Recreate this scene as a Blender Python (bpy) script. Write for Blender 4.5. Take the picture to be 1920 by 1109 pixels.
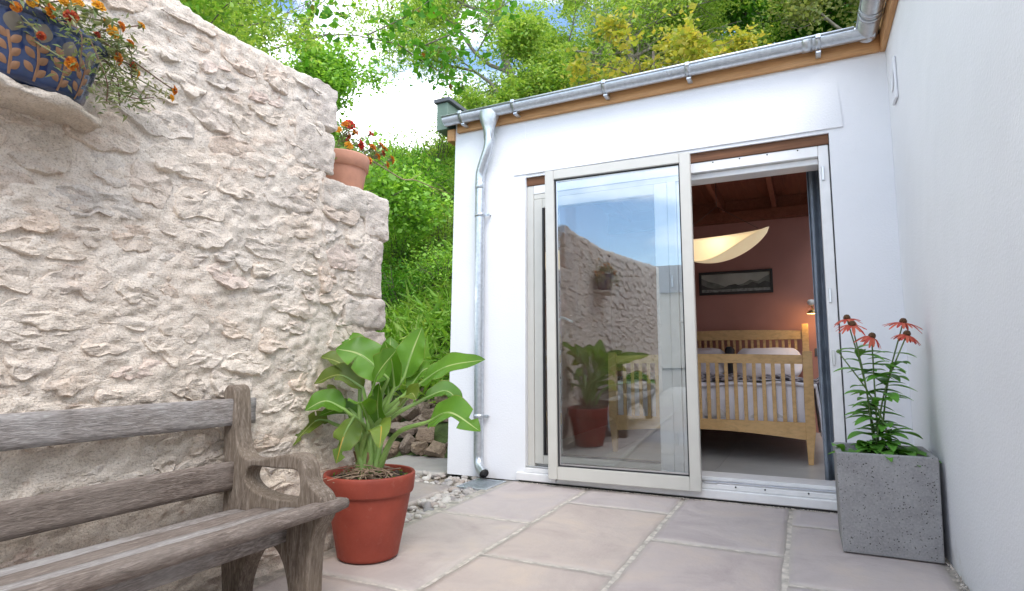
import bpy, bmesh, math, random
import numpy as np
from mathutils import Vector, Matrix
random.seed(7); rng = np.random.default_rng(7)
for o in list(bpy.data.objects): bpy.data.objects.remove(o)
S = bpy.context.scene; C = S.collection
R = math.radians

# ------------------------------------------------------------------ camera, sky, sun, exposure
cam = bpy.data.cameras.new('camera'); co = bpy.data.objects.new('camera', cam); C.objects.link(co)
cam.sensor_width = 36; cam.lens = 1116 / 1920 * 36; cam.clip_start = 0.05; cam.clip_end = 600
co.location = (0, 0, 0.88); co.rotation_euler = (R(90 + 6.264), 0, R(26.1)); S.camera = co
SUN_EL, SUN_AZ = 50, 139            # azimuth measured clockwise from +Y (sun stands behind the camera, to the right)
wd = bpy.data.worlds.new('World'); S.world = wd; wd.use_nodes = True
nt = wd.node_tree; nt.nodes.clear()
out = nt.nodes.new('ShaderNodeOutputWorld'); bg = nt.nodes.new('ShaderNodeBackground')
sky = nt.nodes.new('ShaderNodeTexSky'); sky.sky_type = 'NISHITA'; sky.sun_disc = False
sky.sun_elevation = R(SUN_EL); sky.sun_rotation = R(SUN_AZ); sky.air_density = 1.0; sky.dust_density = 0.2; sky.ozone_density = 3.0
tc = nt.nodes.new('ShaderNodeTexCoord'); mp = nt.nodes.new('ShaderNodeMapping'); mp.inputs['Scale'].default_value = (1.0, 1.0, 3.2); mp.inputs['Location'].default_value = (3.1, 8.2, 1.1)
cn = nt.nodes.new('ShaderNodeTexNoise'); cn.inputs['Scale'].default_value = 2.1; cn.inputs['Detail'].default_value = 7; cn.inputs['Roughness'].default_value = 0.55
cr = nt.nodes.new('ShaderNodeValToRGB'); cr.color_ramp.elements[0].position = 0.42; cr.color_ramp.elements[1].position = 0.62
mx = nt.nodes.new('ShaderNodeMixRGB'); mx.inputs[2].default_value = (11.0, 11.2, 11.6, 1)
nt.links.new(tc.outputs['Generated'], mp.inputs[0]); nt.links.new(mp.outputs[0], cn.inputs[0]); nt.links.new(cn.outputs['Fac'], cr.inputs[0])
nt.links.new(cr.outputs[0], mx.inputs[0]); nt.links.new(sky.outputs[0], mx.inputs[1]); nt.links.new(mx.outputs[0], bg.inputs[0])
bg.inputs[1].default_value = 0.15; nt.links.new(bg.outputs[0], out.inputs[0])
sl = bpy.data.lights.new('sun', 'SUN'); sl.energy = 0.95; sl.angle = R(28); sl.color = (1.0, 0.94, 0.89)
so = bpy.data.objects.new('sun', sl); C.objects.link(so)
sd = Vector((math.sin(R(SUN_AZ)) * math.cos(R(SUN_EL)), math.cos(R(SUN_AZ)) * math.cos(R(SUN_EL)), math.sin(R(SUN_EL))))
so.rotation_euler = sd.to_track_quat('Z', 'Y').to_euler(); so.location = (3, -4, 8)
vs = S.view_settings; vs.view_transform = 'Standard'; vs.look = 'None'; vs.exposure = 1.23; vs.gamma = 1; vs.use_curve_mapping = False
S.cycles.max_bounces = 7; S.cycles.transparent_max_bounces = 10; S.cycles.diffuse_bounces = 4; S.cycles.glossy_bounces = 3

# ------------------------------------------------------------------ helpers: noise
def _h(i, j, k, s):
    n = (i * 374761393 + j * 668265263 + k * 2147483647 + s * 144665) & 0xffffffff
    n = ((n ^ (n >> 13)) * 1274126177) & 0xffffffff
    return ((n ^ (n >> 16)) & 0xffff) / 65535.0
def vnoise(p, s=0):
    p = np.asarray(p, float); i = np.floor(p).astype(np.int64); f = p - i; f = f * f * (3 - 2 * f)
    r = 0
    for a in (0, 1):
        for b in (0, 1):
            for c in (0, 1):
                w = (f[..., 0] if a else 1 - f[..., 0]) * (f[..., 1] if b else 1 - f[..., 1]) * (f[..., 2] if c else 1 - f[..., 2])
                r = r + w * _h(i[..., 0] + a, i[..., 1] + b, i[..., 2] + c, s)
    return r * 2 - 1
def fbm(p, sc=1.0, octv=4, s=0, gain=0.5):
    p = np.asarray(p, float) * sc; r = 0; a = 1.0
    for o in range(octv):
        r = r + a * vnoise(p, s + o); p = p * 2.03 + 11.7; a *= gain
    return r

# ------------------------------------------------------------------ helpers: objects
def wloc(o):
    v = Vector((0, 0, 0))
    while o is not None:
        v += o.location; o = o.parent
    return v
def mesh_from(name, v, f, smooth=True):
    me = bpy.data.meshes.new(name)
    v = np.asarray(v, np.float32)
    if isinstance(f, np.ndarray):
        nf, k = f.shape
        me.vertices.add(len(v)); me.vertices.foreach_set('co', v.ravel())
        me.loops.add(nf * k); me.loops.foreach_set('vertex_index', f.astype(np.int32).ravel())
        me.polygons.add(nf); me.polygons.foreach_set('loop_start', np.arange(0, nf * k, k, dtype=np.int32))
        me.update(calc_edges=True)
    else:
        me.from_pydata([tuple(map(float, a)) for a in v], [], [tuple(a) for a in f]); me.update()
    if smooth: me.polygons.foreach_set('use_smooth', np.ones(len(me.polygons), bool))
    return me
def link(name, me, mat, parent=None, loc=None, color=None):
    o = bpy.data.objects.new(name, me); C.objects.link(o)
    if mat is not None and len(me.materials) == 0: me.materials.append(mat)
    if parent is not None: o.parent = parent
    o.location = (Vector(loc) if loc is not None else Vector((0, 0, 0))) - (wloc(parent) if parent else Vector((0, 0, 0)))
    if color is not None: o.color = (*color, 1)
    return o
def obj(name, v, f, mat, parent=None, smooth=True, color=None):
    return link(name, mesh_from(name, v, f, smooth), mat, parent, None, color)
def tag(o, label=None, cat=None, group=None, kind=None):
    if label: o['label'] = label
    if cat: o['category'] = cat
    if group: o['group'] = group
    if kind: o['kind'] = kind
    return o
def thing(name, loc, label, cat, group=None):
    o = bpy.data.objects.new(name, None); C.objects.link(o); o.location = loc; o.empty_display_size = 0.1
    return tag(o, label, cat, group)
class MB:
    def __init__(s): s.v = []; s.f = []
    def add(s, v, f):
        n = len(s.v); s.v.extend([tuple(map(float, a)) for a in v]); s.f.extend([tuple(i + n for i in q) for q in f]); return s
    def box(s, x0, x1, y0, y1, z0, z1):
        return s.add([(x0, y0, z0), (x1, y0, z0), (x1, y1, z0), (x0, y1, z0), (x0, y0, z1), (x1, y0, z1), (x1, y1, z1), (x0, y1, z1)],
                     [(0, 3, 2, 1), (4, 5, 6, 7), (0, 1, 5, 4), (1, 2, 6, 5), (2, 3, 7, 6), (3, 0, 4, 7)])
    def build(s, name, mat, parent=None, smooth=False, bevel=0.0, seg=2, color=None, noise=0.0):
        me = mesh_from(name, s.v, s.f, smooth)
        if bevel > 0:
            bm = bmesh.new(); bm.from_mesh(me)
            bmesh.ops.bevel(bm, geom=[e for e in bm.edges if e.is_manifold and e.calc_face_angle(0) > 0.5], offset=bevel, segments=seg, affect='EDGES', profile=0.5, clamp_overlap=True)
            bm.to_mesh(me); bm.free()
            me.polygons.foreach_set('use_smooth', np.zeros(len(me.polygons), bool))
        return link(name, me, mat, parent, None, color)
def box(name, b, mat, parent=None, bevel=0.003, color=None, seg=1):
    return MB().box(*b).build(name, mat, parent, bevel=bevel, seg=seg, color=color)
def tube(path, rad, n=8, cap=True):
    P = [Vector(p) for p in path]; m = len(P)
    if not hasattr(rad, '__len__'): rad = [rad] * m
    T = [(P[min(i + 1, m - 1)] - P[max(i - 1, 0)]).normalized() for i in range(m)]
    up = Vector((0, 0, 1)) if abs(T[0].z) < 0.9 else Vector((1, 0, 0))
    U = (up - T[0] * up.dot(T[0])).normalized(); v = []; f = []
    for i in range(m):
        U = (U - T[i] * U.dot(T[i])).normalized(); W = T[i].cross(U)
        for k in range(n):
            a = 2 * math.pi * k / n; v.append(P[i] + (U * math.cos(a) + W * math.sin(a)) * rad[i])
    for i in range(m - 1):
        for k in range(n):
            k2 = (k + 1) % n; f.append((i * n + k, i * n + k2, (i + 1) * n + k2, (i + 1) * n + k))
    if cap: f.append(tuple(range(n))[::-1]); f.append(tuple(range((m - 1) * n, m * n)))
    return v, f
def spline(pts, n=16):
    P = [Vector(p) for p in pts]; P = [P[0] * 2 - P[1]] + P + [P[-1] * 2 - P[-2]]; o = []
    m = len(P) - 3
    for i in range(n + 1):
        t = i / n * m; k = min(int(t), m - 1); u = t - k; a, b, c, d = P[k:k + 4]
        o.append(0.5 * ((2 * b) + (c - a) * u + (2 * a - 5 * b + 4 * c - d) * u * u + (3 * b - a - 3 * c + d) * u ** 3))
    return o
def lathe(prof, c, n=40, sx=1, sy=1):
    v = []; f = []; m = len(prof)
    for r, z in prof:
        for k in range(n):
            a = 2 * math.pi * k / n; v.append((c[0] + r * sx * math.cos(a), c[1] + r * sy * math.sin(a), c[2] + z))
    for i in range(m - 1):
        for k in range(n):
            k2 = (k + 1) % n; f.append((i * n + k, i * n + k2, (i + 1) * n + k2, (i + 1) * n + k))
    return v, f
def rbox(b, r, step, disp=None, merge=True):
    """box with rounded edges, subdivided to about `step`, then displaced along its outward direction"""
    b = np.array(b, float).reshape(3, 2); lo, hi = b[:, 0], b[:, 1]; V = []; F = []; n0 = 0
    seg = [max(2, int(round((hi[a] - lo[a]) / (step if np.isscalar(step) else step[a])))) for a in range(3)]
    for ax in range(3):
        a1, a2 = (ax + 1) % 3, (ax + 2) % 3
        for side in (0, 1):
            g1, g2 = np.meshgrid(np.linspace(lo[a1], hi[a1], seg[a1] + 1), np.linspace(lo[a2], hi[a2], seg[a2] + 1), indexing='ij')
            p = np.zeros(g1.shape + (3,)); p[..., a1] = g1; p[..., a2] = g2; p[..., ax] = hi[ax] if side else lo[ax]
            V.append(p.reshape(-1, 3)); i, j = np.meshgrid(np.arange(seg[a1]), np.arange(seg[a2]), indexing='ij'); w = seg[a2] + 1
            q = np.stack([i * w + j, (i + 1) * w + j, (i + 1) * w + j + 1, i * w + j + 1], -1).reshape(-1, 4)
            F.append((q if side else q[:, ::-1]) + n0); n0 += len(V[-1])
    P = np.concatenate(V); F = np.concatenate(F)
    if merge:
        key = np.round(P * 1e5).astype(np.int64); _, idx, inv = np.unique(key, axis=0, return_index=True, return_inverse=True); P = P[idx]; F = inv.reshape(-1)[F]
    rr = np.minimum(r, (hi - lo) / 2 - 1e-4); Q = np.clip(P, lo + rr, hi - rr); D = P - Q; L = np.linalg.norm(D / rr, axis=1, keepdims=True); L[L == 0] = 1
    P2 = Q + D / L; N = D / np.maximum(np.linalg.norm(D, axis=1, keepdims=True), 1e-9)
    if disp is not None: P2 = P2 + N * disp(P2)[:, None]
    return P2, F

# ------------------------------------------------------------------ helpers: materials
class NT:
    def __init__(s, name):
        s.m = bpy.data.materials.new(name); s.m.use_nodes = True; s.t = s.m.node_tree; s.t.nodes.clear()
        s.out = s.n('ShaderNodeOutputMaterial'); s.b = s.n('ShaderNodeBsdfPrincipled'); s.l(s.b, 0, s.out, 0); s._tc = None
    def n(s, t, **k):
        o = s.t.nodes.new(t)
        for a, b in k.items(): setattr(o, a, b)
        return o
    def l(s, a, i, b, j): s.t.links.new(a.outputs[i], b.inputs[j])
    def co(s, kind='Object', scale=(1, 1, 1), rnd=False):
        if s._tc is None: s._tc = s.n('ShaderNodeTexCoord')
        m = s.n('ShaderNodeMapping'); m.inputs['Scale'].default_value = scale; s.l(s._tc, kind, m, 0)
        if rnd:
            oi = s.n('ShaderNodeObjectInfo'); mu = s.n('ShaderNodeMath', operation='MULTIPLY'); mu.inputs[1].default_value = 37; s.l(oi, 'Random', mu, 0)
            cb = s.n('ShaderNodeCombineXYZ'); s.l(mu, 0, cb, 0); s.l(mu, 0, cb, 1); s.l(cb, 0, m, 'Location')
        return m
    def noise(s, co, sc, det=5, ro=0.55, dist=0):
        n = s.n('ShaderNodeTexNoise'); n.inputs['Scale'].default_value = sc; n.inputs['Detail'].default_value = det; n.inputs['Roughness'].default_value = ro; n.inputs['Distortion'].default_value = dist
        s.l(co, 0, n, 0); return n
    def ramp(s, src, stops, i='Fac'):
        r = s.n('ShaderNodeValToRGB'); e = r.color_ramp.elements
        while len(e) < len(stops): e.new(0.5)
        for k, (p, c) in enumerate(stops): e[k].position = p; e[k].color = (*c, 1) if hasattr(c, '__len__') else (c, c, c, 1)
        s.l(src, i, r, 0); return r
    def mix(s, fac, a, b, mode='MIX', fi=0):
        m = s.n('ShaderNodeMixRGB', blend_type=mode)
        for k, x in ((0, fac), (1, a), (2, b)):
            if hasattr(x, 'outputs'): s.l(x, 0 if k or x.type != 'TEX_NOISE' else 'Fac', m, k)
            elif hasattr(x, '__len__'): m.inputs[k].default_value = (*x, 1)
            else: m.inputs[k].default_value = x if k == 0 else (x, x, x, 1)
        return m
    def col(s, x): 
        if hasattr(x, 'outputs'): s.l(x, 0, s.b, 'Base Color')
        else: s.b.inputs['Base Color'].default_value = (*x, 1)
        return s
    def set(s, **k):
        for a, b in k.items(): s.b.inputs[{'rough': 'Roughness', 'metal': 'Metallic', 'spec': 'Specular IOR Level', 'coat': 'Coat Weight'}.get(a, a)].default_value = b
        return s
    def bump(s, src, dist=0.01, st=1.0, prev=None, i=0):
        b = s.n('ShaderNodeBump'); b.inputs['Distance'].default_value = dist; b.inputs['Strength'].default_value = st
        s.l(src, 'Fac' if src.type in ('TEX_NOISE',) else i, b, 'Height')
        if prev is not None: s.l(prev, 0, b, 'Normal')
        s.l(b, 0, s.b, 'Normal'); return b
M = {}
def simple(name, col, rough=0.6, metal=0.0, vary=0.12, sc=9, bump=0.0, bsc=60, **k):
    t = NT(name); c = t.co(); n = t.noise(c, sc, 3)
    lo = tuple(x * (1 - vary) for x in col); hi = tuple(min(1, x * (1 + vary)) for x in col)
    t.col(t.ramp(n, [(0.3, lo), (0.7, hi)])); t.set(rough=rough, metal=metal, **k)
    if bump: t.bump(t.noise(c, bsc, 2), bump)
    M[name] = t.m; return t.m
def leafmat(name, cols, trans=0.45, rough=0.5, obj_tint=False):
    t = NT(name); g = t.n('ShaderNodeNewGeometry')
    r = t.ramp(g, [(i / max(1, len(cols) - 1), c) for i, c in enumerate(cols)], 'Random Per Island')
    t.col(r); t.set(rough=rough); t.b.inputs['Specular IOR Level'].default_value = 0.35
    tr = t.n('ShaderNodeBsdfTranslucent'); mc = t.mix(1.0, r, (1.25, 1.2, 0.55), 'MULTIPLY'); t.l(mc, 0, tr, 0)
    ms = t.n('ShaderNodeMixShader'); ms.inputs[0].default_value = trans; t.l(t.b, 0, ms, 1); t.l(tr, 0, ms, 2); t.l(ms, 0, t.out, 0)
    M[name] = t.m; return t.m
# ------------------------------------------------------------------ materials
def m_stone(name, own, lime):
    t = NT(name); c = t.co('Object'); c2 = t.co('Object', (1, 1, 2.6))
    n1 = t.noise(c2, 7, 5, 0.62, 0.6); n2 = t.noise(c, 26, 5, 0.65); n3 = t.noise(c, 3.1, 2); n4 = t.noise(c2, 60, 3, 0.7)
    if own:
        oi = t.n('ShaderNodeObjectInfo'); base = t.mix(1.0, oi, t.ramp(n2, [(0.28, (0.72, 0.70, 0.70)), (0.72, (1.12, 1.10, 1.08))]), 'MULTIPLY')
        t.t.links.new(oi.outputs['Color'], base.inputs[1])
    else: base = t.ramp(n2, [(0.28, (0.56, 0.455, 0.355)), (0.5, (0.69, 0.595, 0.495)), (0.75, (0.76, 0.68, 0.585))])
    rust = t.mix(t.ramp(n1, [(0.56, 0.0), (0.72, 0.6)]), base, (0.54, 0.375, 0.275))
    wash = t.mix(t.ramp(n3, [(0.38, lime * 0.25), (0.62, lime)]), rust, (0.76, 0.69, 0.60))
    pale = t.mix(t.ramp(n4, [(0.55, 0.0), (0.75, 0.35)]), wash, (0.76, 0.73, 0.69))
    n6 = t.noise(c, 170, 2, 0.6); grit = t.mix(1.0, pale, t.ramp(n6, [(0.30, (0.70, 0.66, 0.62)), (0.48, (1.0, 1.0, 1.0)), (0.75, (1.08, 1.07, 1.05))]), 'MULTIPLY')
    pits = t.mix(t.ramp(n2, [(0.27, 0.75), (0.36, 0.0)]), grit, (0.40, 0.27, 0.20)); t.col(pits); t.set(rough=0.95, spec=0.12)
    b1 = t.bump(n1, 0.012, 0.8); b2 = t.bump(n2, 0.009, 0.8, b1); b3 = t.bump(n4, 0.005, 0.9, b2); t.bump(n6, 0.002, 0.9, b3)
    M[name] = t.m; return t.m
m_stone('stone', True, 0.55); m_stone('mortar', False, 0.6)
def m_render(name, col):
    t = NT(name); c = t.co(); n = t.noise(c, 1.3, 2); n2 = t.noise(c, 90, 2, 0.6); n3 = t.noise(c, 3.5, 1)
    base = t.ramp(n, [(0.25, tuple(x * 0.955 for x in col)), (0.7, col)]); se = t.n('ShaderNodeSeparateXYZ'); t.l(c, 0, se, 0); n5 = t.noise(c, 7, 3, 0.65)
    ad = t.n('ShaderNodeMath', operation='MULTIPLY_ADD'); t.l(n5, 'Fac', ad, 0); ad.inputs[1].default_value = -0.5; t.l(se, 2, ad, 2); a5 = t.n('ShaderNodeMath', operation='ADD'); t.l(ad, 0, a5, 0); a5.inputs[1].default_value = 0.5; ad = a5   # rain-splash dirt along the foot of the wall
    base = t.mix(t.ramp(ad, [(0.20, 0.4), (0.29, 0.0)], 0), base, (0.60, 0.57, 0.53)); sp = t.noise(c, 160, 0); base = t.mix(t.ramp(sp, [(0.80, 0.0), (0.83, 0.4)]), base, (0.5, 0.49, 0.48)); t.col(base); t.set(rough=0.85, spec=0.2)
    b = t.bump(n3, 0.02, 0.35); t.bump(n2, 0.0018, 0.9, b); M[name] = t.m
m_render('render', (0.785, 0.79, 0.81))
def m_slab():
    t = NT('slab'); c = t.co('Object', (1, 1, 1), True); g = t.n('ShaderNodeTexCoord'); n = t.noise(c, 2.2, 5, 0.6, 0.8); n2 = t.noise(c, 40, 3, 0.7); n3 = t.noise(c, 9, 4, 0.65)
    oi = t.n('ShaderNodeObjectInfo'); v = t.ramp(n, [(0.28, (0.80, 0.77, 0.79)), (0.5, (1, 1, 1)), (0.72, (1.13, 1.09, 1.0))])
    b = t.mix(1.0, v, v, 'MULTIPLY'); t.t.links.new(oi.outputs['Color'], b.inputs[2])
    b = t.mix(t.ramp(n3, [(0.5, 0.0), (0.78, 0.35)]), b, (0.40, 0.34, 0.31))
    b = t.mix(t.ramp(n2, [(0.60, 0.0), (0.8, 0.4)]), b, (0.52, 0.49, 0.46))
    # cement residue left along the pointing: fades in from each slab's edge
    se = t.n('ShaderNodeSeparateXYZ'); t.l(g, 'Generated', se, 0); ds = []
    for a in (0, 1):
        s = t.n('ShaderNodeMath', operation='SUBTRACT'); t.l(se, a, s, 0); s.inputs[1].default_value = 0.5
        ab = t.n('ShaderNodeMath', operation='ABSOLUTE'); t.l(s, 0, ab, 0); ds.append(ab)
    mxn = t.n('ShaderNodeMath', operation='MAXIMUM'); t.l(ds[0], 0, mxn, 0); t.l(ds[1], 0, mxn, 1)
    ad = t.n('ShaderNodeMath', operation='MULTIPLY_ADD'); t.l(n3, 'Fac', ad, 0); ad.inputs[1].default_value = 0.09; t.l(mxn, 0, ad, 2)
    b = t.mix(t.ramp(ad, [(0.505, 0.0), (0.545, 0.7)], 0), b, (0.52, 0.475, 0.42))
    t.col(b); t.set(rough=0.72, spec=0.3); b1 = t.bump(n, 0.02, 0.6); b2 = t.bump(n3, 0.009, 0.7, b1); t.bump(n2, 0.0018, 0.9, b2); M['slab'] = t.m
m_slab()
def m_wood(name, cols, scale, rough=0.6, bump=0.003, knots=False, rnd=False, fine=4.0):
    t = NT(name); c = t.co('Object', scale, rnd); c0 = t.co('Object'); n = t.noise(c, 1.0, 4, 0.65, 0.9); n2 = t.noise(c, fine, 3, 0.6); n3 = t.noise(c0, 4.0, 2)
    r = t.ramp(n, [(0.25, cols[0]), (0.5, cols[1]), (0.75, cols[2])]); r = t.mix(t.ramp(n2, [(0.45, 0.0), (0.72, 0.6 if fine < 3 else 0.4)]), r, tuple(x * 0.55 for x in cols[0]))
    r = t.mix(t.ramp(n3, [(0.4, 0.0), (0.7, 0.45)]), r, cols[3] if len(cols) > 3 else cols[1]); t.col(r); t.set(rough=rough, spec=0.3)
    b = t.bump(n, bump, 0.8); t.bump(n2, bump * 0.5, 0.9, b); M[name] = t.m
GREYW = [(0.11, 0.092, 0.08), (0.28, 0.245, 0.22), (0.48, 0.45, 0.42), (0.44, 0.43, 0.42)]
m_wood('bench_rail', GREYW, (120, 17, 120), 0.85, 0.004, fine=2.6)
BRW = [(0.075, 0.056, 0.041), (0.20, 0.158, 0.122), (0.36, 0.305, 0.255), (0.24, 0.19, 0.135)]
m_wood('bench_rail_brown', [tuple(x * k for x, k in zip(c, (0.74, 0.67, 0.62))) for c in GREYW[:3]] + [(0.25, 0.215, 0.185)], (120, 17, 120), 0.85, 0.004, fine=2.6)
m_wood('bench_end', BRW, (100, 100, 14), 0.85, 0.004, fine=2.6)
m_wood('fascia', [(0.42, 0.21, 0.085), (0.56, 0.30, 0.13), (0.64, 0.37, 0.18), (0.48, 0.25, 0.10)], (2.0, 40, 40), 0.6, 0.001)
m_wood('fascia_y', [(0.42, 0.21, 0.085), (0.56, 0.30, 0.13), (0.64, 0.37, 0.18), (0.48, 0.25, 0.10)], (40, 2.0, 40), 0.6, 0.001)
m_wood('lintel_wood', [(0.10, 0.045, 0.022), (0.16, 0.072, 0.036), (0.22, 0.10, 0.05)], (2.0, 40, 40), 0.7, 0.001)
m_wood('oak', [(0.56, 0.34, 0.14), (0.65, 0.41, 0.185), (0.70, 0.46, 0.22)], (5, 12, 12), 0.45, 0.0004)
m_wood('ceil', [(0.16, 0.05, 0.028), (0.23, 0.075, 0.042), (0.28, 0.10, 0.055)], (24, 1.8, 24), 0.6, 0.0008, rnd=True)
def m_zinc():
    t = NT('zinc'); c = t.co(); v = t.n('ShaderNodeTexVoronoi'); v.inputs['Scale'].default_value = 55; t.l(c, 0, v, 0); n = t.noise(c, 6, 5)
    r = t.ramp(v, [(0.0, (0.52, 0.55, 0.58)), (1.0, (0.66, 0.69, 0.72))], 'Color'); r = t.mix(t.ramp(n, [(0.4, 0.0), (0.75, 0.4)]), r, (0.44, 0.47, 0.50)); t.col(r)
    t.set(metal=0.85); q = t.ramp(n, [(0.3, 0.26), (0.7, 0.46)]); t.l(q, 0, t.b, 'Roughness'); M['zinc'] = t.m
m_zinc()
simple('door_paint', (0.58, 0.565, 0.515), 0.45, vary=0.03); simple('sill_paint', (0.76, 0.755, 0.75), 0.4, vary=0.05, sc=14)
simple('white_plastic', (0.74, 0.75, 0.78), 0.4, vary=0.02); simple('alloy', (0.62, 0.63, 0.64), 0.28, 0.9, vary=0.05)
simple('painted_shade', (0.03, 0.028, 0.025), 0.9); simple('rubber', (0.025, 0.025, 0.027), 0.6); simple('black_paint', (0.02, 0.02, 0.022), 0.5)
simple('roof_felt', (0.13, 0.17, 0.10), 0.9, vary=0.5, sc=7, bump=0.006); simple('verge_green', (0.13, 0.19, 0.15), 0.55, vary=0.1); simple('slate', (0.09, 0.095, 0.11), 0.6, vary=0.2)
simple('pointing', (0.50, 0.45, 0.39), 0.92, vary=0.35, sc=22, bump=0.004, bsc=70); simple('soil_ground', (0.22, 0.185, 0.145), 0.95, vary=0.3, sc=14, bump=0.01)
simple('room_wall', (0.43, 0.205, 0.17), 0.8, vary=0.05, sc=3); simple('room_tile', (0.40, 0.395, 0.385), 0.28, vary=0.08, sc=6); simple('grout', (0.42, 0.41, 0.39), 0.9)
simple('moss', (0.17, 0.18, 0.06), 0.95, vary=0.4, sc=20, bump=0.01)
def m_glass(name, refl):
    t = NT(name); t.t.nodes.remove(t.b); tr = t.n('ShaderNodeBsdfTransparent'); tr.inputs[0].default_value = (0.965, 0.985, 0.98, 1)
    gl = t.n('ShaderNodeBsdfGlossy'); gl.inputs['Roughness'].default_value = 0.004; gl.inputs['Color'].default_value = (0.93, 0.97, 1, 1)
    fr = t.n('ShaderNodeFresnel'); fr.inputs[0].default_value = 1.5; ma = t.n('ShaderNodeMath', operation='MULTIPLY_ADD'); t.l(fr, 0, ma, 0); ma.inputs[1].default_value = 0.9; ma.inputs[2].default_value = refl; ma.use_clamp = True
    c = t.co('Object', (1, 1, 0.6)); n = t.noise(c, 2.4, 2); b = t.n('ShaderNodeBump'); b.inputs['Distance'].default_value = 0.004; b.inputs['Strength'].default_value = 0.12; t.l(n, 'Fac', b, 'Height'); t.l(b, 0, gl, 'Normal')
    mx = t.n('ShaderNodeMixShader'); t.l(ma, 0, mx, 0); t.l(tr, 0, mx, 1); t.l(gl, 0, mx, 2); t.l(mx, 0, t.out, 0); M[name] = t.m
m_glass('glass', 0.125); m_glass('glass_fixed', 0.0)

# ------------------------------------------------------------------ setting: ground, paving, pebbles
N = 40
gx, gy = np.meshgrid(np.linspace(-60, 60, N), np.linspace(-60, 60, N), indexing='ij')
tag(obj('ground', [(-300, -300, -0.08), (300, -300, -0.08), (300, 300, -0.08), (-300, 300, -0.08)], [(0, 1, 2, 3)], M['soil_ground'], smooth=False), 'bare earth around and under the paving', kind='structure')
pv, pf = rbox((-2.06, 0.535, -6, 4.09, -0.07, -0.004), 0.003, (0.2, 0.2, 0.07))
patio = tag(obj('patio', pv, pf, M['pointing'], smooth=False), 'riven sandstone paving with pale mortar joints', kind='structure')
def slab_mesh(name, w, d, seed):
    def dsp(p): return 0.0022 * fbm(p + seed * 7.3, 5, 3, seed)
    v, f = rbox((0, w, 0, d, -0.05, 0.0), 0.005, (0.045, 0.045, 0.05), None)
    e = np.stack([v[:, 0] * 11, v[:, 1] * 11, v[:, 2] * 0 + seed], 1); k = vnoise(e, seed) * 0.004
    edge = (v[:, 0] < 0.004) * -1.0 + (v[:, 0] > w - 0.004) * 1.0; v[:, 0] += edge * (k - 0.003)
    edge = (v[:, 1] < 0.004) * -1.0 + (v[:, 1] > d - 0.004) * 1.0; v[:, 1] += edge * (k - 0.003)
    top = v[:, 2] > -0.01; v[top, 2] += dsp(np.stack([v[top, 0], v[top, 1], v[top, 0] * 0], 1)); return mesh_from(name, v, f)
TINT = [(1.40 * x[0], 1.35 * x[1], 1.35 * x[2]) for x in [(0.33, 0.30, 0.285), (0.345, 0.305, 0.27), (0.33, 0.28, 0.275), (0.31, 0.295, 0.29), (0.35, 0.30, 0.255), (0.30, 0.265, 0.27)]]
XJ = [-2.05, -1.39, -0.743, -0.117, 0.53]
YJ = {0: [4.08, 3.07, 1.98, 1.0, 0.2, -0.7, -1.6], 1: [4.08, 3.605, 2.495, 1.9, 1.0, 0.1, -0.9], 2: [4.08, 3.065, 2.1, 1.2, 0.4, -0.6], 3: [4.08, 3.655, 2.7, 2.0, 1.0, 0.0, -0.9]}
k = 0
for ci in range(4):
    x0, x1 = XJ[ci] + 0.008, XJ[ci + 1] - 0.008
    if ci == 0: x0 = -1.985
    if ci == 3: x1 = 0.497
    ys = YJ[ci]
    for a, b in zip(ys[:-1], ys[1:]):
        me = slab_mesh('slab', x1 - x0, a - b - 0.016, k + 1)
        link('slab', me, M['slab'], patio, (x0, b + 0.008, 0.0), [(0.49, 0.425, 0.385), (0.50, 0.42, 0.37), (0.475, 0.405, 0.375), (0.455, 0.405, 0.395)][ci] if k % 3 else TINT[k % 6]); k += 1
for (x0, x1, y0, y1, c) in [(-2.95, -2.27, 3.08, 3.74, (0.30, 0.265, 0.245)), (-3.45, -2.62, 4.1, 4.75, (0.31, 0.295, 0.28)), (-3.7, -2.98, 3.1, 3.74, (0.33, 0.30, 0.27)), (-2.86, -2.27, 2.45, 3.06, (0.32, 0.28, 0.26))]:
    link('slab', slab_mesh('slab', x1 - x0, y1 - y0, k + 1), M['slab'], patio, (x0, y0, -0.004), c); k += 1
# rounded pebbles between the paving and the drain
def m_pebble():
    t = NT('pebble'); oi = t.n('ShaderNodeObjectInfo'); c = t.co('Object', (1, 1, 1), True); n = t.noise(c, 45, 6, 0.6)
    r = t.ramp(oi, [(0.0, (0.34, 0.29, 0.25)), (0.2, (0.52, 0.48, 0.43)), (0.45, (0.36, 0.33, 0.31)), (0.6, (0.60, 0.57, 0.52)), (0.8, (0.40, 0.33, 0.28)), (1.0, (0.27, 0.26, 0.26))], 'Random')
    r = t.mix(t.ramp(n, [(0.3, 0.75), (0.7, 1.0)]), (0, 0, 0), r); t.col(r); t.set(rough=0.7); M['pebble'] = t.m
m_pebble()
def blob(seed, sub=2, amp=0.25, sc=1.4, flat=1.0):
    bm = bmesh.new(); bmesh.ops.create_icosphere(bm, subdivisions=sub, radius=1.0); v = np.array([q.co[:] for q in bm.verts]); f = [[q.index for q in a.verts] for a in bm.faces]; bm.free()
    d = 1 + amp * fbm(v + seed * 3.1, sc, 2, seed); return v * d[:, None] * np.array((1, 1, flat)), f
PEB = [mesh_from('pebble', *blob(i, 2, 0.22, 1.1, 0.62)) for i in range(6)]
bed = tag(box('pebble_bed', (-3.4, -1.97, 2.63, 4.095, -0.12, -0.035), M['soil_ground'], bevel=0), 'bed of rounded pebbles beside the paving', kind='structure')
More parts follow.
